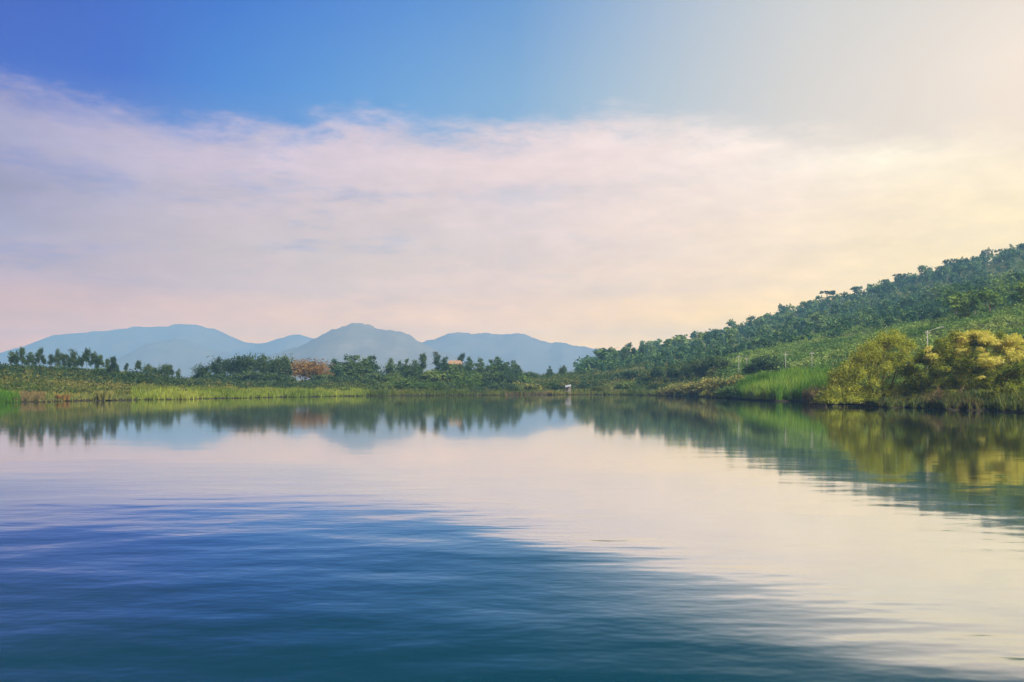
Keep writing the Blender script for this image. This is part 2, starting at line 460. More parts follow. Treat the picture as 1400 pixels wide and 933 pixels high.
def shrub_lobes(r, h=3., w=2.6):
    L = [[0, 0, h * .45, w * .75, w * .75, h * .42]]
    for q in range(6):
        a = r.uniform(0, 6.28); d = w * r.uniform(.4, .75)
        L.append([math.cos(a) * d, math.sin(a) * d, h * r.uniform(.2, .62), w * r.uniform(.25, .45), w * r.uniform(.25, .45), h * r.uniform(.18, .3)])
    return L

class Kind:
    """one kind of plant: a few built ones, then copies of them"""
    def __init__(s, protos, H, W):
        s.p, s.H, s.W, s.used, s.k = protos, H, W, [False] * len(protos), 0
    def take(s, i=None):
        i = s.k % len(s.p) if i is None else i; s.k += 1
        if not s.used[i]:
            s.used[i] = True; return s.p[i]
        return copy_tree(s.p[i])
def height_of(o):
    return max(v[2] for ch in ([o] if o.type == 'MESH' else o.children) for v in ch.bound_box)

def K_tree(name, lobef, nvar, n, leaf, tr, mat, bark, seed, **kw):
    ps = []
    for q in range(nvar):
        r = np.random.default_rng(seed + q)
        ps.append(tree(name, lobef(r), n, leaf, tr, seed + 50 + q, M[mat], M[bark], **kw))
    return Kind(ps, None, None)
def drop(kind):                                    # a built one that no place took
    for i, u in enumerate(kind.used):
        if not u:
            for ch in list(kind.p[i].children): bpy.data.objects.remove(ch)
            bpy.data.objects.remove(kind.p[i])

GROUPS = {}
ORD = ['', 'first', 'second', 'third', 'fourth', 'fifth', 'sixth', 'seventh', 'eighth', 'ninth', 'tenth', 'eleventh', 'twelfth', 'thirteenth', 'fourteenth', 'fifteenth',
       'sixteenth', 'seventeenth', 'eighteenth', 'nineteenth', 'twentieth', 'twenty-first', 'twenty-second', 'twenty-third', 'twenty-fourth', 'twenty-fifth', 'twenty-sixth',
       'twenty-seventh', 'twenty-eighth', 'twenty-ninth', 'thirtieth']
def put(kind, px, top, Y, group, cat, desc, wscale=1., i=None, sink=.25, z=None, label=None):
    """stand a plant at photo column px and depth Y, tall enough to reach photo row `top`"""
    o = kind.take(i)
    z0 = float(hz(px, Y)) - sink if z is None else z
    h0 = height_of(o)
    h = max(wz(top, Y) - z0, .6)
    s = h / h0
    o.location = (wx(px, Y), Y, z0)
    o.scale = (s * wscale, s * wscale, s)
    o.rotation_euler = (0, 0, rng.uniform(0, 6.28))
    o['category'] = cat
    if group: o['group'] = group
    if label: o['label'] = label
    else: GROUPS.setdefault(group, []).append((px, o, desc))
    return o

slender = K_tree('slender_tree', slender_lobes, 6, 1700, .21, .09, 'tree_dark', 'bark', 100, spread=.34, shell=.3, limbs=9)
roundt = K_tree('round_tree', round_lobes, 4, 2200, .27, .22, 'tree_dark', 'bark', 120, spread=.24)
conet = K_tree('upright_tree', cone_lobes, 5, 2300, .25, .15, 'tree_mid', 'bark', 140, spread=.28, shell=.35)
rust = K_tree('rust_leaved_tree', lambda r: round_lobes(r, 8.0, 2.9), 3, 1900, .25, .16, 'tree_orange', 'pale_bark', 160, spread=.32, shell=.3)

# -- the row of slender trees on the left rise
G1 = 'slender trees in a row on the left bank'
for k, (x, y) in enumerate([(15, 481), (22, 479), (31, 475), (38, 483), (52, 476), (60, 486), (69, 485), (79, 477), (89, 484), (102, 478), (112, 484), (118, 476), (125, 483), (133, 481), (147, 491), (45, 482), (95, 485), (107, 487), (140, 486), (157, 492),
                            (153, 488), (161, 499)]):
    put(slender, x, y - 1.5, 214 + rng.uniform(-8, 10), G1, 'tree', 'slim dark tree on the left bank rise, {o} from the left in the row', wscale=rng.uniform(.85, 1.25))
G2 = 'small trees where the left bank slopes down'
for x, y in [(172, 499), (189, 495), (202, 499), (213, 503), (226, 499), (235, 501), (243, 506)]:
    put(slender if x < 195 or x > 230 else roundt, x, y - 3, 222 + rng.uniform(-5, 6), G2, 'tree', 'small dark tree where the left bank slopes down, {o} of seven from left', wscale=rng.uniform(.9, 1.3))
# -- trees on the low far bank
G3 = 'dark round trees on the low far bank'
for x, y, w in [(275, 500, 1.15), (299, 491, .85), (315, 491, .8), (330, 487, .85), (345, 484, .95), (363, 487, .8), (376, 493, .9), (388, 488, .85)]:
    put(roundt, x, y - 5, 256 + rng.uniform(-6, 8), G3, 'tree', 'dark round tree left of the rust-coloured trees, {o} of eight from the left', wscale=w * 1.15)
G4 = 'rust-coloured trees on the far bank'
for x, y in [(402, 493), (416, 491), (429, 492), (441, 495)]:
    put(rust, x, y - 4, 262 + rng.uniform(-4, 6), G4, 'tree', 'rust-coloured tree on the far bank, {o} of four from the left', wscale=1.4)
G5 = 'green upright trees right of the rust-coloured trees'
for x, y, w in [(459, 493, 1.3), (475, 486, 1.35), (487, 488, 1.2), (497, 491, 1.1), (507, 488, 1.15), (533, 492, .95), (546, 495, 1.), (557, 493, .9), (567, 494, 1.)]:
    put(conet, x, y - 3, 272 + rng.uniform(-6, 8), G5, 'tree', 'green tree right of the rust-coloured trees, {o} of nine from the left', wscale=w * 1.25)
put(slender, 577, 482, 285, None, 'tree', '', 1.1, label='tall narrow green tree standing clear of the far bank trees left of the orange-roofed house')
put(slender, 599, 480, 300, None, 'tree', '', 1.3, label='tall tree with a dark tuft of a crown just left of the orange-roofed house')
put(conet, 609, 487, 296, None, 'tree', '', 1.05, label='bushy green tree touching the left end of the orange-roofed house')
put(slender, 629, 482, 318, None, 'tree', '', 1.25, label='tall thin tree rising behind the right end of the orange-roofed house')
G6 = 'green trees right of the orange-roofed house'
for x, y, w in [(642, 490, .9), (656, 491, .95), (670, 494, 1.), (681, 489, .9), (692, 497, 1.), (700, 495, .9), (709, 501, 1.)]:
    put(conet, x, y - 3, 288 + rng.uniform(-6, 8), G6, 'tree', 'green tree right of the orange-roofed house, {o} of seven from the left', wscale=w * 1.35)
put(roundt, 724, 506, 300, None, 'tree', '', 1.7, label='low dark dome-shaped tree at the right end of the far bank trees')
put(conet, 751, 500, 330, None, 'tree', '', 1.15, label='pale green tree alone in the gap between far bank and wooded hill')
put(roundt, 770, 498, 330, None, 'tree', '', .85, label='dark little tree alone in the gap, just left of the wooded hill')
G7 = 'trees on the low left tip of the wooded hill'
for x, y, w in [(792, 499, 1.15), (806, 491, 1.2), (823, 480, .9), (834, 477, 1.), (853, 476, 1.), (866, 474, .9), (877, 470, .75)]:
    put(conet if x < 815 else slender, x, y, 395 + rng.uniform(-12, 14), G7, 'tree', 'tree on the low left tip of the wooded hill, {o} of seven from left', wscale=w * 1.2)

# -- big dark trees and bushes on the right bank
dark_bush = K_tree('dark_bush', shrub_lobes, 4, 1500, .22, .10, 'tree_dark', 'twig', 200, spread=.26, limbs=6)
green_bush = K_tree('green_bush', shrub_lobes, 4, 1500, .22, .10, 'bush_green', 'twig', 220, spread=.26, limbs=6)
scrub_bush = K_tree('scrub_bush', shrub_lobes, 4, 1300, .22, .08, 'scrub', 'twig', 240, spread=.28, limbs=6)
pale_bush = K_tree('pale_bush', shrub_lobes, 3, 1400, .21, .08, 'bush_pale', 'twig', 260, spread=.28, limbs=6)
G8 = 'large dark trees between the lake and the wooded hill'
for x, y, Y, w in [(900, 498, 252, 1.1), (920, 500, 246, 1.), (938, 494, 242, 1.), (956, 489, 236, 1.1), (975, 482, 232, 1.15), (992, 490, 228, 1.0), (1004, 498, 222, .9)]:
    put(roundt, x, y, Y, G8, 'tree', 'broad dark tree in the clump left of the reed bed, {o} of seven from left', wscale=w * 1.15)
G9 = 'dark bushes behind the reed bed'
for x, y, Y, w in [(1034, 494, 205, 1.1), (1052, 483, 200, .95), (1064, 492, 195, .9), (1073, 497, 190, .9)]:
    put(dark_bush, x, y, Y, G9, 'bush', 'dark bush behind the bright reed bed, {o} of four from the left', wscale=w)
# -- bushes on the left bank
G15 = 'dark bushes at the foot of the left row of trees'
for x, y in [(12, 499), (27, 498), (43, 500), (57, 500), (71, 501), (84, 502), (97, 500), (110, 502), (123, 503), (138, 502), (152, 505)]:
    put(dark_bush, x, y, 206 + rng.uniform(-3, 4), G15, 'bush', 'dark bush at the foot of the slim left bank trees, {o} of eleven from left', wscale=1.6)
put(green_bush, 616, 496, 300, None, 'bush', '', 1.2, label='leafy bush hiding the left part of the orange-roofed house wall')
put(dark_bush, 630, 496, 300, None, 'bush', '', 1.2, label='dark bush hiding the right part of the orange-roofed house wall')
G16 = 'undergrowth bushes beneath the dark round trees'
for x, y in [(268, 511), (286, 510), (303, 509), (321, 507), (338, 506), (355, 507), (371, 508), (388, 509), (446, 509)]:
    put(dark_bush, x, y, 250 + rng.uniform(-3, 3), G16, 'bush', 'dark bush beneath the far bank trees, {o} of nine from the left', wscale=1.3)
G17 = 'undergrowth bushes beneath the central trees'
for x, y in [(470, 508), (489, 507), (509, 508), (528, 509), (545, 509), (561, 508), (579, 506), (596, 504), (613, 503), (630, 504), (648, 506), (664, 507), (681, 507), (697, 509), (712, 511)]:
    put(dark_bush if rng.random() < .45 else green_bush, x, y, 266 + rng.uniform(-3, 5), G17, 'bush', 'bush at the foot of the central green trees, {o} of fifteen from the left', wscale=1.25)
G10 = 'dark bushes on the slope of the left bank'
for x, y, Y in [(8, 512, 165), (29, 519, 160), (47, 512, 172), (72, 503, 190), (86, 505, 188), (98, 507, 184), (108, 516, 176), (128, 514, 178), (140, 520, 172), (152, 513, 190), (172, 514, 196), (188, 519, 186),
                (203, 520, 188), (219, 521, 190), (236, 521, 192)]:
    put(dark_bush if rng.random() < .6 else scrub_bush, x, y, Y, G10, 'bush', 'bush on the slope of the left bank, {o} of fifteen from the left', wscale=rng.uniform(1.2, 1.7))
put(dark_bush, 132, 534, 160, None, 'bush', '', 1.3, label='dark bush low on the left bank close above the waterline')
put(dark_bush, 100, 536, 158, None, 'bush', '', 1.5, label='dark bush with a reddish tuft in front of it on the left waterline')
G11 = 'low bushes along the bank under the rust-coloured trees'
for x, y in [(255, 522), (272, 521), (288, 520), (305, 521), (322, 519), (340, 520), (357, 521), (373, 519), (390, 521), (407, 522), (424, 520), (441, 519)]:
    put(dark_bush if rng.random() < .5 else scrub_bush, x, y, 222 + (x - 255) * .09, G11, 'bush', 'low bush in the line behind the yellow-green shore grass, {o} of twelve from left', wscale=1.2)
# -- bushes along the far shore
G12 = 'bushes along the far water edge'
B12 = [(459, 513, 246, 'd', 1.2), (478, 512, 248, 'd', 1.2), (500, 514, 246, 'd', 1.1), (519, 524, 233, 'd', 1.2), (535, 520, 234, 'g', 1.1), (558, 515, 236, 'g', 1.3), (572, 521, 232, 'g', 1.2), (588, 518, 234, 'g', 1.2), (608, 520, 238, 'd', 1.2),
       (626, 516, 246, 'g', 1.2), (645, 516, 248, 'g', 1.3), (653, 527, 233, 'd', 1.5), (668, 518, 248, 'd', 1.3), (684, 521, 240, 'd', 1.3), (699, 523, 240, 'd', 1.2), (714, 520, 246, 'p', 1.2), (731, 522, 248, 'p', 1.2)]
CN = dict(d='dark green', g='leafy green', p='yellow-green', s='olive')
for x, y, Y, c, w in B12:
    put(dict(d=dark_bush, g=green_bush, p=pale_bush, s=scrub_bush)[c], x, y, Y, G12, 'bush', CN[c] + ' bush on the far waterline below the central trees, {o} of seventeen from left', wscale=w)
G13 = 'bushes at the foot of the wooded hill'
B13 = [(752, 523, 250, 's', 1.4), (768, 521, 256, 's', 1.3), (784, 516, 268, 's', 1.4), (800, 520, 256, 'd', 1.4), (816, 517, 262, 's', 1.3), (822, 526, 248, 's', 1.3), (842, 507, 280, 'd', 1.4), (857, 518, 250, 'g', 1.2), (866, 505, 272, 'd', 1.4),
       (880, 513, 256, 'd', 1.3), (887, 506, 262, 's', 1.3), (898, 519, 240, 's', 1.2)]
for x, y, Y, c, w in B13:
    put(dict(d=dark_bush, g=green_bush, p=pale_bush, s=scrub_bush)[c], x, y, Y, G13, 'bush', CN[c] + ' bush at the foot of the wooded hill, {o} of twelve from the left', wscale=w)
G14 = 'pale yellow-green bushes left of the reed bed'
for x, y, Y, w in [(916, 523, 218, 1.2), (936, 519, 214, 1.2), (953, 522, 205, 1.3), (967, 516, 200, 1.2), (984, 513, 190, 1.2), (998, 516, 182, 1.1), (1012, 509, 180, 1.0)]:
    put(pale_bush, x, y, Y, G14, 'bush', 'pale yellowish bush left of the reed bed, {o} of seven from the left', wscale=w)
put(green_bush, 1001, 523, 172, None, 'bush', '', 1.3, label='round green bush on the waterline at the left end of the reed bed')

# ------------------------------------------------------------------ the wooded hill
def hill_proto(name, lobes, n, leaf, seed, mat):
    r = np.random.default_rng(seed)
    if name != 'umbrella_tree': lobes = list(lobes) + [[0, 0, 1.5, 1.7, 1.7, 1.3]]
    P, Nn, tint, cl = crown_points(lobes, n, r, 14, .26, .45)
    near = ((P[:, None] - P[None]) ** 2).sum(-1) < (leaf * 1.25) ** 2      # keep the leaves that hang together
    seen = np.zeros(len(P), bool); seen[np.argmax(near.sum(1))] = True
    for _ in range(60):
        new = near[seen].any(0)
        if new.sum() == seen.sum(): break
        seen = new
    P, Nn, tint = P[seen], Nn[seen], tint[seen]
    mb = MB(); mb.leaves(P, leaf, tint, r, .35, N=Nn)
    V, Q, T, t = mb.get(); nq = len(Q)
    tb = MB(); L = np.array(lobes)
    c0 = P.mean(0); c1 = P[np.argmin(((P - c0) ** 2).sum(1))]
    tb.tube([(0, 0, -.8), (.1, 0, L[:, 2].min()), tuple(c1)], [.16, .13, .06], 5)
    v2, q2, t2, tt = tb.get()
    me = mesh(name, np.concatenate([V, v2]), np.concatenate([Q, q2 + len(V)]), t2 + len(V), [M[mat], M['bark']], np.concatenate([t, tt]), midx=[0] * nq + [1] * (len(q2) + len(t2)))
    return obj(name, me)
def K_hill(name, lobef, nvar, n, leaf, mat, seed):
    return Kind([hill_proto(name, lobef(np.random.default_rng(seed + q)), n, leaf, seed + 20 + q, mat) for q in range(nvar)], None, None)
ridge_round = K_hill('ridge_tree', lambda r: round_lobes(r, 7, 2.4), 5, 560, .34, 'tree_hill', 300)
ridge_tall = K_hill('ridge_tree', lambda r: slender_lobes(r, 8.5), 3, 260, .36, 'tree_hill', 320)
ridge_umb = K_hill('umbrella_tree', lambda r: umbrella_lobes(r, 7), 3, 170, .36, 'tree_dark', 340)
hill_round = K_hill('hillside_tree', lambda r: round_lobes(r, 7, 3.1), 6, 700, .34, 'tree_hill', 360)
spur_round = K_hill('spur_tree', lambda r: round_lobes(r, 7, 3.1), 5, 620, .36, 'tree_spur', 380)

RID = [(785, 505), (850, 488), (890, 472), (950, 464), (1000, 447), (1050, 434), (1100, 417), (1150, 399), (1200, 387), (1250, 372), (1300, 361), (1350, 346), (1400, 333), (1500, 305)]
def ridge_y(px): return float(np.interp(px, [p[0] for p in RID], [p[1] for p in RID]))
GR = 'trees along the skyline of the wooded hill'
specials = [(899, 463, 't', 'pointed tree on the skyline near the low left end of the wooded hill'), (1004, 438, 'r', 'dark rounded tree clump standing up from the skyline of the wooded hill'),
            (1110, 404, 't', 'thin tree poking above the skyline left of the umbrella trees')]
for x, y, c, lab in specials:
    put(dict(t=ridge_tall, r=ridge_round)[c], x, y, float(tab(x, 8)) - 4, GR, 'tree', '', 1.3, label=lab)
umb = [(1131, 394), (1140, 394), (1153, 396), (1171, 389), (1228, 371), (1298, 357), (1315, 353)]
for x, y in umb:
    put(ridge_umb, x, y + 3, float(tab(x, 8)) - 2, 'flat-topped trees on the hill skyline', 'tree', 'flat-topped dark tree on the hill skyline, {o} of seven from left', 1.25)
x = 884.
while x < 1440:
    y = ridge_y(x) + rng.uniform(-4, 5)
    put(ridge_round if rng.random() < .75 else ridge_tall, x, y, float(tab(x, 8)) - rng.uniform(0, 14), GR, 'tree', None, rng.uniform(.9, 1.35), label='small tree in the unbroken line along the skyline of the wooded hill')
    x += rng.uniform(7, 11)
GH = 'trees massed on the slope of the wooded hill'
def slope_spots(n, pa, pb, fa, fb, r, mind):
    out = []
    tries = 0
    while len(out) < n and tries < n * 60:
        tries += 1
        px = r.uniform(pa, pb); f = r.uniform(fa, fb)
        y0, y1 = float(tab(px, 4)), float(tab(px, 8))
        Y = y0 + (y1 - y0) * f
        X = wx(px, Y)
        if all((X - a) ** 2 + (Y - b) ** 2 > mind ** 2 for a, b, _ in out):
            out.append((X, Y, px))
    return out
rh = np.random.default_rng(77)
taken = []
for X, Y, px in slope_spots(190, 800, 1420, .22, .97, rh, 7.0):
    z = float(hz(px, Y)); h = rh.uniform(3.8, 9.5) * (.55 + Y / 700)
    put(hill_round, px, HOR - (z + h - CAMZ) / Y * F, Y, GH, 'tree', None, rh.uniform(.75, 1.45), label='one of the many rounded trees massed on the slope of the wooded hill')
    taken.append((X, Y))
GS = 'fresh green trees on the nearer right spur of the hill'
for X, Y, px in slope_spots(60, 1288, 1430, -.02, .36, rh, 5.0):
    z = float(hz(px, Y)); h = rh.uniform(5.0, 8.5) * (.6 + Y / 700)
    put(spur_round, px, HOR - (z + h - CAMZ) / Y * F, Y, GS, 'tree', None, rh.uniform(.95, 1.3), label='one of the fresh green trees on the nearer spur at the right of the hill')
    taken.append((X, Y))
# the rest of the wood, which reads as one mass
mb = MB(); tk = np.array(taken)
cnt = 0
while cnt < 1750:
    px = rh.uniform(790, 1900) if cnt % 3 else rh.uniform(790, 1430); f = rh.uniform(.08, 1.12)
    y0, y1 = float(tab(px, 4)), float(tab(px, 8)); Y = y0 + (y1 - y0) * f
    X = wx(px, Y)
    if ((tk - (X, Y)) ** 2).sum(1).min() < 2.2 ** 2: continue
    z = float(hz(px, Y)); h = rh.uniform(3.2, 6.4) * (.7 if f > .95 else 1) * (.55 + Y / 700)
    lob = np.array(round_lobes(rh, h, h * .42)); lob[:, 0] += X; lob[:, 1] += Y; lob[:, 2] += z - .2
    n = 120
    P, Nn, t, _ = crown_points(lob, n, rh, 12, .28, .5)
    mb.leaves(P, .42 * (.5 + Y / 600), np.clip(t + rh.uniform(-.3, .3), 0, 1), rh, .35, N=Nn)
    cnt += 1
tag(obj('hillside_forest', mb.mesh('hillside_forest', [M['tree_hill']])), 'dense hazy green forest filling the slope of the right hill between its single trees', 'forest', kind='stuff')

# ------------------------------------------------------------------ ground cover (stuff)
def clump_field(name, n, pa, pb, fn, size, hgt, leaf, per, mat, seed, label, cat):
    """low leafy cover: n clumps; fn(px, u) gives the depth"""
    r = np.random.default_rng(seed); mb = MB()
    px = r.uniform(pa, pb, n); Y = fn(px, r.random(n)); z = hz(px, Y); X = wx(px, Y)
    s = r.uniform(.6, 1.4, n) * size
    ci = np.repeat(np.arange(n), per)
    d = r.normal(size=(n * per, 3)); d /= np.linalg.norm(d, axis=1)[:, None]
    d[:, 2] = np.abs(d[:, 2])
    P = np.stack([X, Y, z], 1)[ci] + d * (r.random(n * per) ** .35)[:, None] * np.stack([s, s, s * hgt], 1)[ci]
    patch = .5 + .28 * np.sin(X * .11 + 1) * np.cos(Y * .13) + r.normal(size=n) * .14
    mb.leaves(P, leaf, np.clip(patch[ci] + r.normal(size=n * per) * .08, 0, 1), r, .5, N=d)
    return tag(obj(name, mb.mesh(name, [M[mat]])), label, cat, kind='stuff')
def blades(name, n, pa, pb, fn, h, w, mat, seed, label, cat, lean=.18, patchf=.25, arch=.25):
    """upright grass or reed blades, each a bent tapering strip"""
    r = np.random.default_rng(seed); mb = MB()
    px = r.uniform(pa, pb, n); Y = fn(px, r.random(n)); z = np.maximum(hz(px, Y), -.1); X = wx(px, Y)
    tuft = .75 + .25 * np.sin(X * 1.3 + np.sin(Y * .9) * 2) * np.cos(Y * .8 + X * .3)
    H = h * r.uniform(.5, 1.3, n) * tuft
    a = r.uniform(0, 6.28, n)
    side = np.stack([np.cos(a), np.sin(a), 0 * a], 1) * (w * r.uniform(.7, 1.3, n))[:, None]
    ln = r.normal(size=(n, 2)) * lean
    B = np.stack([X, Y, z], 1)
    M1 = B + np.stack([ln[:, 0] * H * .4, ln[:, 1] * H * .4, H * .55], 1)
    T1 = B + np.stack([ln[:, 0] * H * (1 + arch), ln[:, 1] * H * (1 + arch), H], 1)
    V = np.stack([B - side, B + side, M1 + side * .8, M1 - side * .8, T1], 1).reshape(-1, 3)
    k = np.arange(n)[:, None] * 5
    Q = k + np.array([[0, 1, 2, 3]]); T = k + np.array([[3, 2, 4]])
    patch = np.clip(.5 + patchf * np.sin(X * .21 + 1.7) * np.cos(Y * .17 + X * .05) + r.normal(size=n) * .16, 0, 1)
    mb.add(V, Q, T, np.repeat(patch, 5))
    return tag(obj(name, mb.mesh(name, [M[mat]])), label, cat, kind='stuff')

bank = lambda a, b: (lambda px, u: shore(px) + 1 + (tab(px, 4) - shore(px)) * (a + (b - a) * u))
near_shore = lambda a, b: (lambda px, u: shore(px) + a + (b - a) * u)
clump_field('dark_bank_scrub', 1100, -420, 470, bank(.45, 1.15), 1.7, .8, .24, 34, 'tree_dark', 15, 'dark green scrub on the upper part of the left bank', 'scrub')
clump_field('bank_scrub', 1900, -420, 470, bank(.14, 1.1), 1.3, .7, .22, 34, 'scrub', 1, 'low mixed olive and brown scrub covering the left and far banks', 'scrub')
clump_field('shore_undergrowth', 2400, 440, 1000, bank(.1, 2.6), 1.7, .8, .26, 34, 'scrub', 2, 'tangled green undergrowth covering the banks across the middle of the far shore', 'undergrowth')
clump_field('hill_foot_scrub', 4600, 985, 1560, bank(.12, 1.75), 1.5, .8, .24, 36, 'scrub_light', 3, 'light green scrub on the open slope below the wooded hill', 'scrub')
blades('bank_grass', 16000, -380, 300, near_shore(-.6, 26), .62, .07, 'grass_olive', 4, 'olive and yellowish grass on the lower left bank', 'grass')
blades('shore_grass', 14000, 180, 505, near_shore(-.6, 15), 1.15, .07, 'grass_shore', 5, 'bright yellow-green grass strip along the far waterline left of centre', 'grass')
blades('green_grass', 4200, -160, 27, near_shore(-1, 7), 1.3, .07, 'reed', 6, 'bright green grass at the left end of the shore', 'grass')
blades('dry_grass', 1300, 14, 62, near_shore(-.3, 8), .85, .06, 'grass_dry', 7, 'tan dry grass on the shore beside the bright green grass', 'grass')
blades('fringe_grass', 9000, 500, 1000, near_shore(-.3, 5), 1.1, .08, 'grass_olive', 8, 'low olive grass fringing the waterline across the middle of the far shore', 'grass')
blades('reed_bed', 20000, 1008, 1142, near_shore(.6, 30), 2.55, .05, 'reed', 9, 'bright green reed bed left of the olive-yellow tree', 'reeds', lean=.17, patchf=.42)
blades('pale_reeds', 1800, 1004, 1140, near_shore(.4, 26), 2.5, .05, 'grass_olive', 17, 'pale dry stems scattered through the bright green reed bed', 'reeds', lean=.25)
blades('dry_reeds', 1500, 1098, 1130, near_shore(-2.0, 1.5), 2.3, .045, 'grass_dry', 10, 'pinkish tan dry reeds between the reed bed and the olive-yellow tree', 'reeds', lean=.12)
blades('brown_reeds', 900, 690, 756, near_shore(-.5, 2.0), 1.0, .06, 'grass_dry', 12, 'brown reeds on the far waterline in front of yellow-green bushes', 'reeds')
blades('dark_fringe_grass', 5000, 1122, 1285, near_shore(-.4, 4), 1.0, .05, 'scrub', 16, 'dark olive grass at the foot of the olive-yellow tree', 'grass')
blades('right_bank_grass', 15000, 1275, 1640, near_shore(.1, 12), 1.25, .04, 'grass_olive', 13, 'long olive grass on the bank at the right edge', 'grass')
blades('right_dry_grass', 2200, 1262, 1345, near_shore(.2, 5), 1.0, .035, 'grass_dry', 14, 'brown dry grass on the bank under the golden tree', 'grass')

# ------------------------------------------------------------------ the two showy trees at the right, and their neighbours
def near_plant(name, cat, label, px, Y, lobes_px, n, leaf, mat, bark, seed, stems, spread=.2, shell=.5, extra=None, clump=30, up=.35, hang=0.):
    """lobes_px: (column, row, half width, half height, depth offset) in photo pixels at depth Y"""
    r = np.random.default_rng(seed)
    z0 = float(hz(px, Y)) - .2; x0 = wx(px, Y)
    root = empty(name, (x0, Y, z0)); tag(root, label, cat)
    k = Y / F
    L = np.array([[(c - px) * k, dy, wz(ro, Y) - z0, hw_ * k, hw_ * k * .9, hh * k] for c, ro, hw_, hh, dy in lobes_px])
    P, Nn, tint, cl = crown_points(L, n, r, clump, spread, shell)
    if hang: P[:, 2] -= np.abs(r.normal(size=len(P))) * hang
    P[:, 2] = np.maximum(P[:, 2], r.uniform(-.1, .5, len(P)))
    mb = MB(); mb.leaves(P, leaf, tint, r, up, N=Nn)
    obj('crown', mb.mesh(name + '_crown', [M[mat]]), root)
    if extra:
        m2, n2, lf2, L2 = extra
        L2 = np.array([[(c - px) * k, dy, wz(ro, Y) - z0, hw_ * k, hw_ * k * .9, hh * k] for c, ro, hw_, hh, dy in L2])
        P, Nn, tint, _ = crown_points(L2 * [1, 1, 1, 1.25, 1.25, .8], n2, r, 30, .34, .6)
        mb = MB(); mb.leaves(P, lf2, tint, r, .4, N=Nn, aspect=.6)
        obj('blossom', mb.mesh(name + '_blossom', [M[m2]]), root)
    for q in range(stems):
        tb = MB()
        tgt = cl[r.integers(0, len(cl))]
        b = np.array([r.normal() * .5, r.normal() * .5, -.5])
        t = np.linspace(0, 1, 7)[:, None]
        end = np.array([tgt[0], tgt[1], tgt[2]])
        pts = b + (end - b) * t; pts[:, 2] += np.sin(t[:, 0] * math.pi) * .12 * abs(end[2])
        pts[1:-1] += r.normal(size=(5, 3)) * .10
        tb.tube(pts, np.linspace(.13, .03, 7), 6)
        for w in range(5):
            a = pts[r.integers(2, 7)]; c = a + r.normal(size=3) * [.9, .9, .7] + [0, 0, .5]
            tb.tube([a, (a + c) / 2 + [0, 0, .1], c], [.035, .02, .008], 4)
        obj('stem', tb.mesh(name + '_stem', [M[bark]], True), root)
    return root

def dome(profile, bottom, n, rpx, depth, seed, front=False):
    """many small lobes filling a crown whose top edge follows profile (photo column, row)"""
    r = np.random.default_rng(seed); pr = np.array(profile, float)
    x0, x1 = pr[0, 0], pr[-1, 0]; out = []
    while len(out) < n:
        x = r.uniform(x0, x1); rad = rpx * r.uniform(.65, 1.35)
        t = float(np.interp(x, pr[:, 0], pr[:, 1])) + rad * .75
        if t > bottom: continue
        f = r.random() ** 1.25
        y = t + (bottom - t) * f
        across = (x - (x0 + x1) / 2) / ((x1 - x0) / 2)
        d = depth * math.sqrt(max(0, 1 - across ** 2 * .8)) * (.35 + .65 * f)
        dy = -abs(r.normal()) * .7 * d if front else r.uniform(-1, 1) * d
        out.append((x, y, rad, rad * r.uniform(.6, .95), dy))
    return out
WP = [(1128, 536), (1140, 516), (1148, 498), (1171, 484), (1188, 466), (1199, 454), (1214, 449), (1228, 447), (1240, 457), (1247, 480), (1252, 510)]
near_plant('willow', 'tree', 'wispy olive-yellow tree drooping to the water beside the reed bed', 1205, 110,
           dome(WP, 554, 150, 8, 4.2, 5), 80000, .085, 'willow', 'twig', 21, 12, spread=.42, shell=.5, clump=46, hang=.28)
BP = [(1238, 515), (1244, 490), (1256, 478), (1268, 476), (1280, 464), (1296, 468), (1308, 480), (1320, 505)]
near_plant('dark_green_bush', 'bush', 'dark green bush on the waterline between the olive-yellow tree and the golden tree', 1264, 106,
           dome(BP, 552, 70, 8, 3.4, 6), 36000, .09, 'near_green', 'twig', 22, 5, spread=.36, shell=.5, clump=40)
GP = [(1276, 478), (1286, 456), (1309, 452), (1329, 447), (1343, 452), (1372, 456), (1389, 464), (1410, 468), (1445, 485)]
near_plant('golden_tree', 'tree', 'bushy tree covered in golden yellow blossom at the right edge', 1345, 104,
           dome(GP, 540, 90, 9.5, 4.0, 7) + dome([(1276, 490), (1300, 478), (1345, 482), (1400, 484), (1445, 492)], 548, 50, 8, 4.6, 17, True), 68000, .09, 'near_green', 'twig', 23, 6, spread=.36, shell=.5, clump=46,
           extra=('gold', 42000, .09, dome([(1300, 462), (1329, 446), (1343, 450), (1372, 454), (1389, 462), (1410, 467), (1445, 483)], 500, 120, 6, 4.3, 8, True)
                  + dome([(1252, 478), (1262, 474), (1274, 480)], 490, 4, 6, 2., 9, True) + dome([(1290, 490), (1330, 486), (1400, 484), (1445, 492)], 522, 26, 6, 4.6, 10, True)))
near_plant('right_bank_bush', 'bush', 'leafy green bush on the bank below the golden tree at the right edge', 1395, 94,
           dome([(1366, 528), (1374, 508), (1390, 496), (1410, 492), (1440, 500)], 552, 36, 8, 2.2, 11), 24000, .09, 'near_green', 'twig', 24, 4, spread=.36, shell=.5, clump=40)
near_plant('twiggy_bush', 'bush', 'brown twiggy bush hanging over the water below the golden tree', 1296, 99,
           dome([(1272, 545), (1288, 526), (1305, 524), (1318, 536)], 552, 14, 7, 1.2, 12), 1300, .07, 'grass_dry', 'twig', 25, 14, spread=.3)

for kd in (slender, roundt, conet, rust, dark_bush, green_bush, scrub_bush, pale_bush, ridge_round, ridge_tall, ridge_umb, hill_round, spur_round):
    drop(kd)

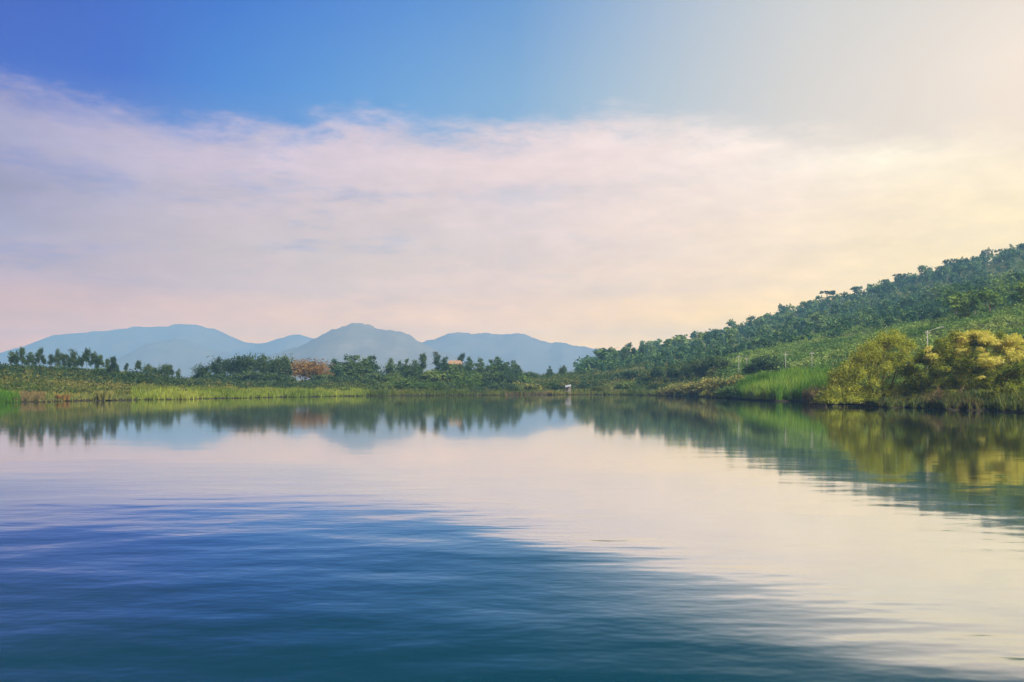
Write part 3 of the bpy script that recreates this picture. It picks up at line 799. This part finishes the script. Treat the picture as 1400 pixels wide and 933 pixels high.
# small tufts at the left waterline
def tuft(name, label, cat, px, n, h, mat, seed, half):
    r = np.random.default_rng(seed); Y = float(shore(px)) + 1.0
    z0 = float(hz(px, Y)); mb = MB()
    a = r.uniform(0, 6.28, n); rad = half * np.sqrt(r.random(n))
    B = np.stack([np.cos(a) * rad, np.sin(a) * rad, np.full(n, -.1)], 1)
    H = h * r.uniform(.6, 1.2, n)
    side = np.stack([np.cos(a * 3), np.sin(a * 3), 0 * a], 1) * .05
    T1 = B + np.stack([np.cos(a) * H * .4, np.sin(a) * H * .4, H], 1); M1 = (B + T1) / 2 + [0, 0, .12]
    V = np.stack([B - side, B + side, M1 + side * .8, M1 - side * .8, T1], 1).reshape(-1, 3)
    k = np.arange(n)[:, None] * 5
    mb.add(V, k + np.array([[0, 1, 2, 3]]), k + np.array([[3, 2, 4]]), np.repeat(np.clip(.5 + r.normal(size=n) * .2, 0, 1), 5))
    o = obj(name, mb.mesh(name, [M[mat]]), None, (wx(px, Y), Y, z0)); tag(o, label, cat)
    return o
tuft('dry_tuft', 'reddish brown dry tuft on the left waterline', 'grass tuft', 86, 500, .9, 'tree_orange', 31, .9)
tuft('yellow_tuft', 'yellow dry tuft at the water edge on the left bank', 'grass tuft', 143, 600, 1.5, 'bush_pale', 32, 1.0)

# ------------------------------------------------------------------ built things
M['plaster'] = rough_mat('plaster', (.20, .16, .12), (.28, .22, .17), 1.2)
M['terracotta'] = rough_mat('terracotta', (.22, .14, .09), (.30, .20, .12), 2)
M['white_sheet'] = rough_mat('white_sheet', (.22, .24, .26), (.30, .32, .34), 1)
M['grey_timber'] = rough_mat('grey_timber', (.12, .11, .10), (.22, .2, .18), 3)
M['dark_opening'] = rough_mat('dark_opening', (.03, .03, .035), (.05, .05, .055), 2)
M['pole_white'] = rough_mat('pole_white', (.26, .27, .25), (.36, .36, .33), 2, .8)
M['insulator'] = rough_mat('insulator', (.25, .16, .11), (.35, .25, .18), 6, .4)

hY = 308.; hx = wx(622, hY); hzz = float(hz(622, hY)) - .3
house = empty('house', (hx, hY, hzz)); tag(house, 'small house with an orange roof half hidden among the far bank trees', 'house')
top = wz(493., hY) - hzz; eave = top - 1.35
m = MB(); m.box((0, 0, eave / 2), (4.6, 3.6, eave)); obj('wall', m.mesh('house_wall', [M['plaster']]), house)
m = MB(); a, b = 2.65, 2.15
m.add([[-a, -b, eave - .1], [a, -b, eave - .1], [a, b, eave - .1], [-a, b, eave - .1], [-a * .72, 0, top], [a * .72, 0, top], [-a, -b, eave + .08], [a, -b, eave + .08], [a, b, eave + .08], [-a, b, eave + .08]],
      [[0, 1, 7, 6], [1, 2, 8, 7], [2, 3, 9, 8], [3, 0, 6, 9], [6, 7, 5, 4], [8, 9, 4, 5], [3, 2, 1, 0]], [[7, 8, 5], [9, 6, 4]])
obj('roof', m.mesh('house_roof', [M['terracotta']]), house)
for wxx in (-1.3, 1.3):
    m = MB(); m.box((wxx, -1.82, eave - .9), (.8, .06, .9)); obj('window', m.mesh('house_window', [M['dark_opening']]), house)

sx, sY = wx(777, 241), 241.5
sz = float(hz(777, sY))
shed = empty('shelter', (sx, sY, sz)); tag(shed, 'small white-roofed shelter among the bushes on the far waterline', 'shelter')
shed.scale = (.62, .7, 1.)
rt = wz(526.2, sY) - sz
m = MB(); m.add([[-1.3, -1, rt - .75], [1.3, -1, rt - .45], [1.2, 1, rt], [-1.2, 1, rt - .25], [-1.3, -1, rt - .68], [1.3, -1, rt - .38], [1.2, 1, rt + .07], [-1.2, 1, rt - .18]],
               [[3, 2, 1, 0], [4, 5, 6, 7], [0, 1, 5, 4], [1, 2, 6, 5], [2, 3, 7, 6], [3, 0, 4, 7]])
obj('roof', m.mesh('shelter_roof', [M['white_sheet']]), shed)
for px_, py_ in ((-1.1, -.85), (1.1, -.85), (1.05, .85), (-1.05, .85)):
    m = MB(); m.tube([(px_, py_, -.5), (px_, py_, rt - (.62 if py_ < 0 else .2))], [.06, .06], 6); obj('post', m.mesh('shelter_post', [M['grey_timber']]), shed)
m = MB(); m.box((0, .7, (rt - .3) / 2 - .1), (2.0, .05, rt - .35)); obj('back_panel', m.mesh('shelter_back', [M['grey_timber']]), shed)

def utility_pole(px, top, Y, label, r0=.14, arm=False, base=None):
    z0 = float(hz(px, Y)) - .4
    h = wz(top, Y) - z0
    root = empty('utility_pole', (wx(px, Y), Y, z0)); tag(root, label, 'utility pole', 'pale utility poles at the foot of the hill')
    m = MB(); m.tube([(0, 0, 0), (0, 0, h * .5), (0, 0, h)], [r0, r0 * .85, r0 * .7], 8); obj('pole', m.mesh('pole', [M['pole_white']], True), root)
    m = MB(); m.box((0, -.02 - r0, h - .35), (.9 if not arm else .7, .09, .09)); obj('crossarm', m.mesh('crossarm', [M['pole_white']]), root)
    for s in (-.32, .32):
        m = MB(); m.tube([(s, -.02 - r0, h - .31), (s, -.02 - r0, h - .2), (s, -.02 - r0, h - .1)], [.03, .05, .025], 8); obj('insulator', m.mesh('insulator', [M['insulator']], True), root)
    if arm:
        m = MB(); m.tube([(.05, 0, h - .15), (1.0, .1, h + .2), (2.0, .2, h + .5)], [.03, .028, .025], 6); obj('bracket_arm', m.mesh('bracket_arm', [M['pole_white']], True), root)
        m = MB(); m.tube([(1.85, .2, h + .46), (2.1, .2, h + .5), (2.5, .22, h + .52)], [.03, .06, .04], 8); obj('lamp_head', m.mesh('lamp_head', [M['pole_white']], True), root)
    return root
utility_pole(1268, 452, 128, 'tall white pole with a bracket arm behind the golden tree', .085, True)
utility_pole(1010, 486, 212, 'thin pale pole beside the big dark tree left of the reed bed', .075)
utility_pole(1021, 489, 214, 'thin pale pole just left of the dark bushes behind the reed bed', .075)
utility_pole(1074, 483, 188, 'thin pale pole at the right end of the dark bushes behind the reed bed', .075)
utility_pole(1110, 481, 176, 'thin pale pole on the light green slope above the reed bed', .065)

# labels that count along a row
for g, lst in GROUPS.items():
    lst.sort(key=lambda t: t[0])
    for k, (px, o, d) in enumerate(lst, 1):
        o['label'] = d.format(o=ORD[k])

# ------------------------------------------------------------------ air
HAZE = 3.3e-4
hb = MB(); hb.box((0, 2400, 154), (9800, 5400, 312))
hz_m = bpy.data.materials.new('haze'); nt, N, L = nodes_of(hz_m)
pv = N.new('ShaderNodeVolumePrincipled')
pv.inputs['Color'].default_value = (.29, .61, 1.0, 1); pv.inputs['Density'].default_value = HAZE; pv.inputs['Anisotropy'].default_value = .15
out = N.new('ShaderNodeOutputMaterial'); L.new(pv.outputs[0], out.inputs['Volume'])
tag(obj('haze', hb.mesh('haze', [hz_m])), 'thin blue haze filling the valley', 'haze', kind='stuff')

# ------------------------------------------------------------------ sky
PXS = [-600, 0, 175, 350, 525, 700, 875, 1050, 1225, 1400, 2000]
CLOUD_T = {  # photo rows of the cloud layer
 100: [(150,160,205),(165,168,205),(170,172,208),(175,180,215),(185,190,220),(205,205,222),(235,222,225),(244,232,226),(248,236,222),(250,236,220),(250,236,220)],
 160: [(150,158,205),(172,172,208),(192,186,214),(204,196,218),(214,204,220),(226,214,222),(240,226,226),(250,238,232),(253,241,226),(251,237,219),(250,236,218)],
 210: [(150,160,200),(166,172,206),(190,186,212),(208,198,216),(220,208,218),(231,216,221),(240,226,226),(251,240,233),(255,246,228),(253,240,220),(250,236,216)],
 260: [(152,158,194),(160,164,196),(184,184,210),(206,197,214),(220,208,216),(230,216,220),(238,224,222),(248,234,226),(253,240,220),(252,239,214),(250,236,212)],
 320: [(165,170,205),(172,176,206),(192,187,206),(203,197,206),(210,203,209),(220,212,217),(236,222,219),(246,232,218),(250,236,214),(251,238,211),(250,236,210)],
 380: [(185,180,205),(190,184,205),(196,190,208),(206,200,211),(214,206,212),(228,214,214),(238,222,214),(247,230,210),(249,234,208),(250,236,206),(250,236,206)],
 430: [(200,188,205),(203,190,204),(210,196,206),(219,204,208),(226,210,210),(233,216,211),(241,223,208),(247,230,205),(249,234,205),(250,236,205),(250,236,205)],
 475: [(205,192,206),(208,194,205),(216,200,206),(224,207,207),(231,213,209),(236,218,209),(242,224,205),(246,229,202),(248,233,203),(249,235,203),(249,235,203)],
 527: [(205,194,206),(208,196,206),(216,202,206),(224,208,207),(231,214,209),(236,218,208),(241,224,204),(245,229,202),(247,232,203),(248,234,203),(248,234,203)]}
CLEAR_T = {
 -700: [(34,82,142)]*11,
 -330: [(24,74,138),(26,78,142),(30,84,146),(36,86,154),(40,94,158),(46,104,160),(56,116,162),(70,130,164),(88,144,168),(106,154,172),(120,160,176)],
 -120: [(40,92,180),(44,98,186),(54,98,196),(62,112,204),(76,130,208),(92,148,208),(126,172,206),(166,194,208),(198,208,206),(215,214,206),(220,216,206)],
 0:   [(48,110,195),(52,114,200),(64,121,205),(80,132,214),(94,148,218),(118,164,217),(165,190,216),(210,214,216),(231,226,221),(250,237,225),(252,238,224)],
 90:  [(56,114,200),(62,120,205),(76,124,209),(88,146,220),(104,162,224),(130,178,221),(176,200,218),(216,217,216),(236,228,219),(251,237,222),(252,238,222)],
 150: [(90,128,207),(92,131,208),(94,142,213),(98,154,220),(122,172,222),(145,184,220),(190,206,219),(220,219,218),(236,227,218),(249,235,220),(250,236,220)],
 210: [(120,150,210),(125,150,210),(120,155,212),(118,160,218),(135,176,222),(155,188,220),(196,208,219),(224,221,218),(238,228,217),(249,235,219),(250,236,219)]}
BOUND = [(-600,105),(0,112),(50,118),(100,134),(150,150),(200,163),(250,173),(300,180),(350,178),(400,184),(450,166),(500,158),(550,172),(600,184),(650,186),(700,181),(750,172),(800,166),(850,165),(900,171),(950,168),
         (1000,175),(1050,176),(1100,180),(1150,184),(1200,190),(1250,195),(1400,190),(2000,190)]

def grid_sample(tabl, px, py):
    ys = sorted(tabl)
    rows_ = np.array([[lin(c) for c in tabl[y]] for y in ys])
    col = np.array([[np.interp(px, PXS, rows_[i, :, ch]) for ch in range(3)] for i in range(len(ys))])
    return np.array([np.interp(py, ys, col[:, ch]) for ch in range(3)])
def to_px(az, el):
    c = math.cos(az)
    return CX + F * math.tan(az), HOR - F * math.tan(el) / c

AZ = [R(a) for a in (-48, -30, -24, -18, -12, -6, 0, 6, 12, 18, 24, 30, 48)]
EL_CLOUD = [R(a) for a in (0, 1.2, 2.4, 4, 6, 8.5, 11, 13.5, 16, 19, 23)]
EL_CLEAR = [R(a) for a in (9, 14, 18, 23, 29, 38, 60)]
CALIB_CLOUD, CALIB_CLEAR = None, None
# emission added to the wanted colours so that the sky shows them through the haze
CALIB_CLOUD = [[[3.0342,1.0585,-0.6132],[2.4258,0.8624,-0.4516],[2.5481,0.9964,-0.5199],[2.4995,0.9664,-0.4229],[2.6228,1.0675,-0.3543],[2.6949,1.0888,-0.4478],[2.7183,1.0107,-0.5814],[2.7915,1.1758,-0.6072],[3.0058,1.2839,-0.5936],[3.2461,1.4582,-0.5883],[3.5391,1.5302,-0.5932],[4.0054,1.7183,-0.5932],[4.9038,1.8495,-0.5932]],[[2.9666,0.62,-0.6132],[2.257,0.4715,-0.6094],[2.3106,0.6156,-0.4675],[2.3707,0.7594,-0.4153],[2.4408,0.852,-0.38],[2.4811,0.8993,-0.3776],[2.546,0.9586,-0.3751],[2.7225,1.1098,-0.5278],[2.9111,1.2368,-0.5953],[3.1897,1.3974,-0.5883],[3.4512,1.5591,-0.5932],[3.9636,1.8192,-0.5932],[5.104,2.0696,-0.5932]],[[2.7161,0.313,-0.6096],[2.4314,0.4209,-0.6055],[2.4782,0.5996,-0.5554],[2.567,0.7624,-0.5394],[2.5916,0.8512,-0.4997],[2.6417,0.9223,-0.4686],[2.7366,1.0131,-0.4973],[2.8497,1.1122,-0.6138],[3.1111,1.2374,-0.5971],[3.3582,1.3938,-0.5888],[3.7458,1.6403,-0.5943],[4.3328,1.8923,-0.5952],[4.9937,1.887,-0.6003]],[[0.8052,-0.0233,-0.3984],[1.1278,0.1079,-0.4827],[1.3262,0.2553,-0.3778],[1.4677,0.3559,-0.3763],[1.6618,0.4632,-0.4039],[1.7789,0.5598,-0.3716],[1.887,0.6268,-0.3761],[2.0278,0.7215,-0.4616],[2.0973,0.8146,-0.5875],[2.2099,0.9237,-0.6033],[2.1733,0.9256,-0.6052],[2.1633,0.925,-0.6066],[1.9608,0.7266,-0.6105]],[[0.2108,-0.1161,-0.1995],[0.4014,-0.0186,-0.217],[0.4348,0.001,-0.2327],[0.5428,0.1027,-0.1913],[0.6325,0.1753,-0.173],[0.7212,0.216,-0.173],[0.817,0.2578,-0.1838],[0.8985,0.3125,-0.2178],[0.9529,0.3407,-0.2281],[1.0448,0.426,-0.2543],[1.0326,0.4235,-0.3315],[1.0322,0.4266,-0.3691],[1.0183,0.3716,-0.4261]],[[0.0406,-0.1726,-0.249],[0.1357,-0.0629,-0.1367],[0.2875,0.0089,-0.143],[0.3096,0.0444,-0.1485],[0.3412,0.0718,-0.1358],[0.3882,0.103,-0.1231],[0.4473,0.1309,-0.1149],[0.52,0.1711,-0.1109],[0.5852,0.218,-0.1153],[0.6281,0.2481,-0.1614],[0.6423,0.2627,-0.1844],[0.6492,0.2768,-0.2046],[0.6254,0.2139,-0.2698]],[[0.027,-0.1048,-0.0907],[0.0312,-0.1271,-0.1958],[0.1303,-0.0334,-0.102],[0.2285,0.0231,-0.0952],[0.274,0.054,-0.0951],[0.2964,0.072,-0.0872],[0.3239,0.1006,-0.0468],[0.3664,0.1181,-0.0709],[0.4129,0.1512,-0.0735],[0.4488,0.1817,-0.0667],[0.4726,0.1995,-0.1109],[0.4612,0.1963,-0.1328],[0.4365,0.1428,-0.1645]],[[0.0129,-0.0917,-0.0947],[0.065,-0.0508,-0.0741],[0.1374,-0.0146,-0.0611],[0.1777,0.0105,-0.0638],[0.2274,0.0505,-0.0373],[0.2581,0.0693,-0.0528],[0.287,0.0787,-0.0537],[0.3024,0.0995,-0.045],[0.3351,0.1329,-0.0263],[0.3757,0.1817,-0.0141],[0.4004,0.2225,-0.0198],[0.3663,0.1488,-0.0865],[0.3332,0.104,-0.127]],[[0.0102,-0.0774,-0.0842],[0.0457,-0.0657,-0.0862],[0.1076,-0.0186,-0.0538],[0.1582,0.0154,-0.03],[0.1889,0.0384,-0.0339],[0.2087,0.05,-0.035],[0.2303,0.0631,-0.0401],[0.2552,0.085,-0.0376],[0.2837,0.1164,-0.0239],[0.3017,0.1351,-0.0109],[0.3009,0.1283,-0.0524],[0.2783,0.0949,-0.0953],[0.2737,0.0858,-0.0969]],[[0.0056,-0.0669,-0.0719],[0.035,-0.0491,-0.0679],[0.0335,-0.0552,-0.0706],[0.0336,-0.0419,-0.0563],[0.0395,-0.0318,-0.0525],[0.0748,-0.0067,-0.0342],[0.1055,0.0168,-0.0362],[0.1767,0.0508,-0.0345],[0.1993,0.0621,-0.0402],[0.2149,0.0738,-0.0555],[0.2248,0.0868,-0.056],[0.2365,0.0867,-0.0651],[0.2237,0.0698,-0.0852]],[[0.0006,-0.0559,-0.0528],[0.0296,-0.0414,-0.0634],[0.0336,-0.0389,-0.0555],[0.0393,-0.0309,-0.0468],[0.0534,-0.0143,-0.0352],[0.0621,-0.008,-0.0302],[0.0803,0.0057,-0.0346],[0.1397,0.0355,-0.03],[0.1687,0.0566,-0.0253],[0.1768,0.0669,-0.0288],[0.1807,0.0691,-0.0451],[0.1844,0.0649,-0.0515],[0.1793,0.0544,-0.0689]]]
CALIB_CLEAR = [[[-0.0618,-0.1724,-0.1019],[-0.038,-0.1825,-0.1197],[-0.0661,-0.1649,-0.1097],[-0.0796,-0.1569,-0.0799],[-0.0487,-0.1119,-0.0572],[0.0043,-0.052,-0.0443],[0.0392,-0.0291,-0.075],[0.2031,0.0616,-0.0853],[0.3385,0.1251,-0.0966],[0.4586,0.1726,-0.1251],[0.5357,0.2036,-0.1426],[0.6186,0.2453,-0.1343],[0.602,0.2055,-0.2046]],[[-0.0339,-0.1623,-0.1169],[-0.0599,-0.1302,-0.075],[-0.042,-0.0958,-0.0639],[-0.0366,-0.0858,-0.0538],[-0.0225,-0.0576,-0.0325],[0.0008,-0.0374,-0.0396],[0.0169,-0.0268,-0.0541],[0.1109,0.027,-0.0562],[0.1842,0.0617,-0.0601],[0.2547,0.0919,-0.082],[0.2829,0.1009,-0.0815],[0.3383,0.1258,-0.0903],[0.3379,0.1167,-0.1019]],[[-0.0213,-0.1269,-0.1089],[-0.0415,-0.137,-0.0721],[-0.0703,-0.1429,-0.0647],[-0.0752,-0.093,-0.0299],[-0.0574,-0.0677,-0.0289],[-0.0329,-0.0441,-0.0293],[-0.015,-0.0317,-0.0451],[0.0507,0.0033,-0.0522],[0.1094,0.0303,-0.063],[0.1652,0.0479,-0.0721],[0.209,0.072,-0.0654],[0.2807,0.1119,-0.0458],[0.2041,0.052,-0.1014]],[[-0.0102,-0.0807,-0.1517],[-0.0252,-0.1169,-0.072],[-0.0417,-0.1076,-0.0555],[-0.0658,-0.1017,-0.0421],[-0.0548,-0.0793,-0.0322],[-0.0474,-0.0686,-0.0304],[-0.0441,-0.0634,-0.0455],[0.0075,-0.0259,-0.0405],[0.0608,0.0017,-0.0479],[0.1152,0.0349,-0.047],[0.135,0.0457,-0.0436],[0.1736,0.0601,-0.0507],[-0.0029,-0.0586,-0.1398]],[[-0.0079,-0.0708,-0.1329],[-0.0121,-0.09,-0.1151],[-0.0222,-0.1036,-0.0763],[-0.0332,-0.1005,-0.0577],[-0.049,-0.0856,-0.041],[-0.0565,-0.0791,-0.0457],[-0.0509,-0.0671,-0.052],[-0.0371,-0.0508,-0.0573],[-0.0116,-0.0293,-0.0596],[0.0106,-0.0187,-0.0656],[0.0269,-0.0154,-0.0819],[0.02,-0.0213,-0.0917],[-0.0648,-0.1069,-0.1456]],[[-0.012,-0.0804,-0.096],[-0.01,-0.0774,-0.0992],[-0.0103,-0.082,-0.0995],[-0.0123,-0.0851,-0.0963],[-0.0145,-0.0892,-0.0968],[-0.0171,-0.0876,-0.0945],[-0.0206,-0.087,-0.0941],[-0.027,-0.084,-0.096],[-0.0356,-0.0839,-0.1022],[-0.046,-0.0812,-0.1034],[-0.0557,-0.082,-0.1068],[-0.0553,-0.0861,-0.1097],[-0.012,-0.0804,-0.1331]],[[-0.012,-0.069,-0.0739],[-0.012,-0.0698,-0.0757],[-0.012,-0.0688,-0.0755],[-0.012,-0.0706,-0.0779],[-0.012,-0.0708,-0.0774],[-0.012,-0.072,-0.0793],[-0.012,-0.0733,-0.0796],[-0.012,-0.076,-0.0851],[-0.012,-0.0776,-0.0811],[-0.012,-0.0777,-0.0828],[-0.012,-0.0789,-0.088],[-0.012,-0.0797,-0.0855],[-0.012,-0.0804,-0.0901]]]

def sky_rows(tabl, els, calib):
    out = []
    for i, e in enumerate(els):
        row = []
        for j, a in enumerate(AZ):
            px, py = to_px(a, e)
            c = grid_sample(tabl, px, py)
            if calib is not None: c = c + np.array(calib[i][j])
            row.append(np.maximum(c, .004))
        out.append(row)
    return out

w = bpy.data.worlds.new('World'); scene.world = w; w.use_nodes = True
nt = w.node_tree; N, L = nt.nodes, nt.links; N.clear()
tc = N.new('ShaderNodeTexCoord'); dirv = tc.outputs['Generated']
sp = N.new('ShaderNodeSeparateXYZ'); L.new(dirv, sp.inputs[0])
az = math_n(N, L, 'ARCTAN2', sp.outputs[0], sp.outputs[1])
el = math_n(N, L, 'ARCSINE', math_n(N, L, 'MAXIMUM', sp.outputs[2], 0.0))
azn = math_n(N, L, 'ADD', math_n(N, L, 'DIVIDE', az, 2 * math.pi), .5)
flat = scaled(N, L, dirv, (3.2, 3.2, 13.))
warp = noise(N, L, flat, 1.3, 5, .62)
wl = math_n(N, L, 'MULTIPLY', math_n(N, L, 'SUBTRACT', warp, .5), R(3.4))
def rows_to_color(rows_, els, elx):
    prev = None
    for i, row in enumerate(rows_):
        bk = (np.array(row[0]) + np.array(row[-1])) / 2
        stops = [(0., tuple(bk))] + [((a / (2 * math.pi)) + .5, tuple(c)) for a, c in zip(AZ, row)] + [(1., tuple(bk))]
        c = ramp(N, L, azn, stops)
        prev = c if prev is None else mixc(N, L, maprange(N, L, elx, els[i - 1], els[i]), prev, c)
    return prev
cloud = rows_to_color(sky_rows(CLOUD_T, EL_CLOUD, CALIB_CLOUD), EL_CLOUD, math_n(N, L, 'ADD', el, math_n(N, L, 'MULTIPLY', wl, maprange(N, L, el, R(3), R(9), 0, .6))))
clear = rows_to_color(sky_rows(CLEAR_T, EL_CLEAR, CALIB_CLEAR), EL_CLEAR, el)
# the clear sky is partly the physical sky for this sun
sk = N.new('ShaderNodeTexSky'); sk.sky_type = 'NISHITA'; sk.sun_disc = False; sk.sun_elevation = SUN_EL; sk.sun_rotation = SUN_AZ
nish = mixc(N, L, 1., sk.outputs[0], (.010, .036, .10), 'MULTIPLY')
clear = mixc(N, L, .08, clear, nish)
# top edge of the cloud bank, with ragged wisps
bst = []
for px, py in BOUND:
    a = math.atan((px - CX) / F)
    e = math.atan((HOR - py) * math.cos(a) / F)
    bst.append((a / (2 * math.pi) + .5, (e, e, e)))
bound = ramp(N, L, azn, bst)
wisp = noise(N, L, scaled(N, L, dirv, (5., 5., 16.), (3, 1, 2)), 2.2, 9, .68)
fine = noise(N, L, scaled(N, L, dirv, (9., 9., 30.), (1, 5, 2)), 3.0, 9, .68)
d = math_n(N, L, 'SUBTRACT', bound, el)
d = math_n(N, L, 'ADD', d, math_n(N, L, 'MULTIPLY', math_n(N, L, 'SUBTRACT', wisp, .5), R(4.2)))
d = math_n(N, L, 'ADD', d, math_n(N, L, 'MULTIPLY', math_n(N, L, 'SUBTRACT', fine, .5), R(3.0)))
mask = maprange(N, L, d, R(-1.3), R(1.6), 0., 1., True)
# thin places and brighter puffs inside the bank
thin = noise(N, L, scaled(N, L, dirv, (3., 3., 15.), (4, 7, 1)), 2.0, 6, .6)
gapf = maprange(N, L, math_n(N, L, 'ADD', math_n(N, L, 'MULTIPLY', thin, .72), math_n(N, L, 'MULTIPLY', fine, .28)), .50, .66, 0., .60, True)
gapf = math_n(N, L, 'MULTIPLY', gapf, maprange(N, L, el, R(3), R(7)))
gapf = math_n(N, L, 'MULTIPLY', gapf, maprange(N, L, az, R(-4), R(16), 1., .25))
gap_c = mixc(N, L, .55, cloud, clear)
puff = maprange(N, L, noise(N, L, scaled(N, L, dirv, (4., 4., 18.), (8, 2, 5)), 2.4, 6, .6), .35, .70, .95, 1.08)
mott = noise(N, L, scaled(N, L, dirv, (10., 10., 26.), (6, 3, 9)), 2.6, 6, .65)
puff = math_n(N, L, 'MULTIPLY', puff, maprange(N, L, mott, .3, .7, .93, 1.06))
cl2 = mixc(N, L, gapf, cloud, gap_c)
pc = N.new('ShaderNodeCombineColor'); [L.new(puff, pc.inputs[k]) for k in range(3)]
cl2 = mixc(N, L, 1., cl2, pc.outputs[0], 'MULTIPLY')
sky = mixc(N, L, mask, clear, cl2)
bg = N.new('ShaderNodeBackground'); L.new(sky, bg.inputs[0]); bg.inputs[1].default_value = 1.0 / GAIN
wo = N.new('ShaderNodeOutputWorld'); L.new(bg.outputs[0], wo.inputs[0])

# ------------------------------------------------------------------ sun, camera, render settings
sl = bpy.data.lights.new('sun', 'SUN'); sl.energy = 5.0; sl.angle = R(.5); sl.color = (1., .91, .78)
so = bpy.data.objects.new('sun', sl); COL.objects.link(so)
sd = Vector((math.sin(SUN_AZ) * math.cos(SUN_EL), math.cos(SUN_AZ) * math.cos(SUN_EL), math.sin(SUN_EL)))
so.rotation_euler = sd.to_track_quat('Z', 'Y').to_euler(); so.location = sd * 200

cam = bpy.data.cameras.new('camera'); co = bpy.data.objects.new('camera', cam); COL.objects.link(co)
co.location = (0, 0, CAMZ); co.rotation_euler = (R(90), 0, 0)
cam.sensor_width = 36; cam.lens = 36 * F / 1400; cam.shift_y = (HOR - 466.5) / 1400
cam.clip_start = .1; cam.clip_end = 20000
scene.camera = co
vs = scene.view_settings
scene.display_settings.display_device = 'sRGB'
vs.view_transform = 'Standard'; vs.look = 'None'; vs.exposure = EXPO; vs.gamma = 1; vs.use_curve_mapping = False
cy = scene.cycles
cy.max_bounces = 6; cy.diffuse_bounces = 2; cy.glossy_bounces = 3; cy.transmission_bounces = 2; cy.volume_bounces = 2; cy.transparent_max_bounces = 4
cy.use_denoising = True; cy.use_adaptive_sampling = True; cy.adaptive_threshold = .015
cy.caustics_reflective = False; cy.caustics_refractive = False
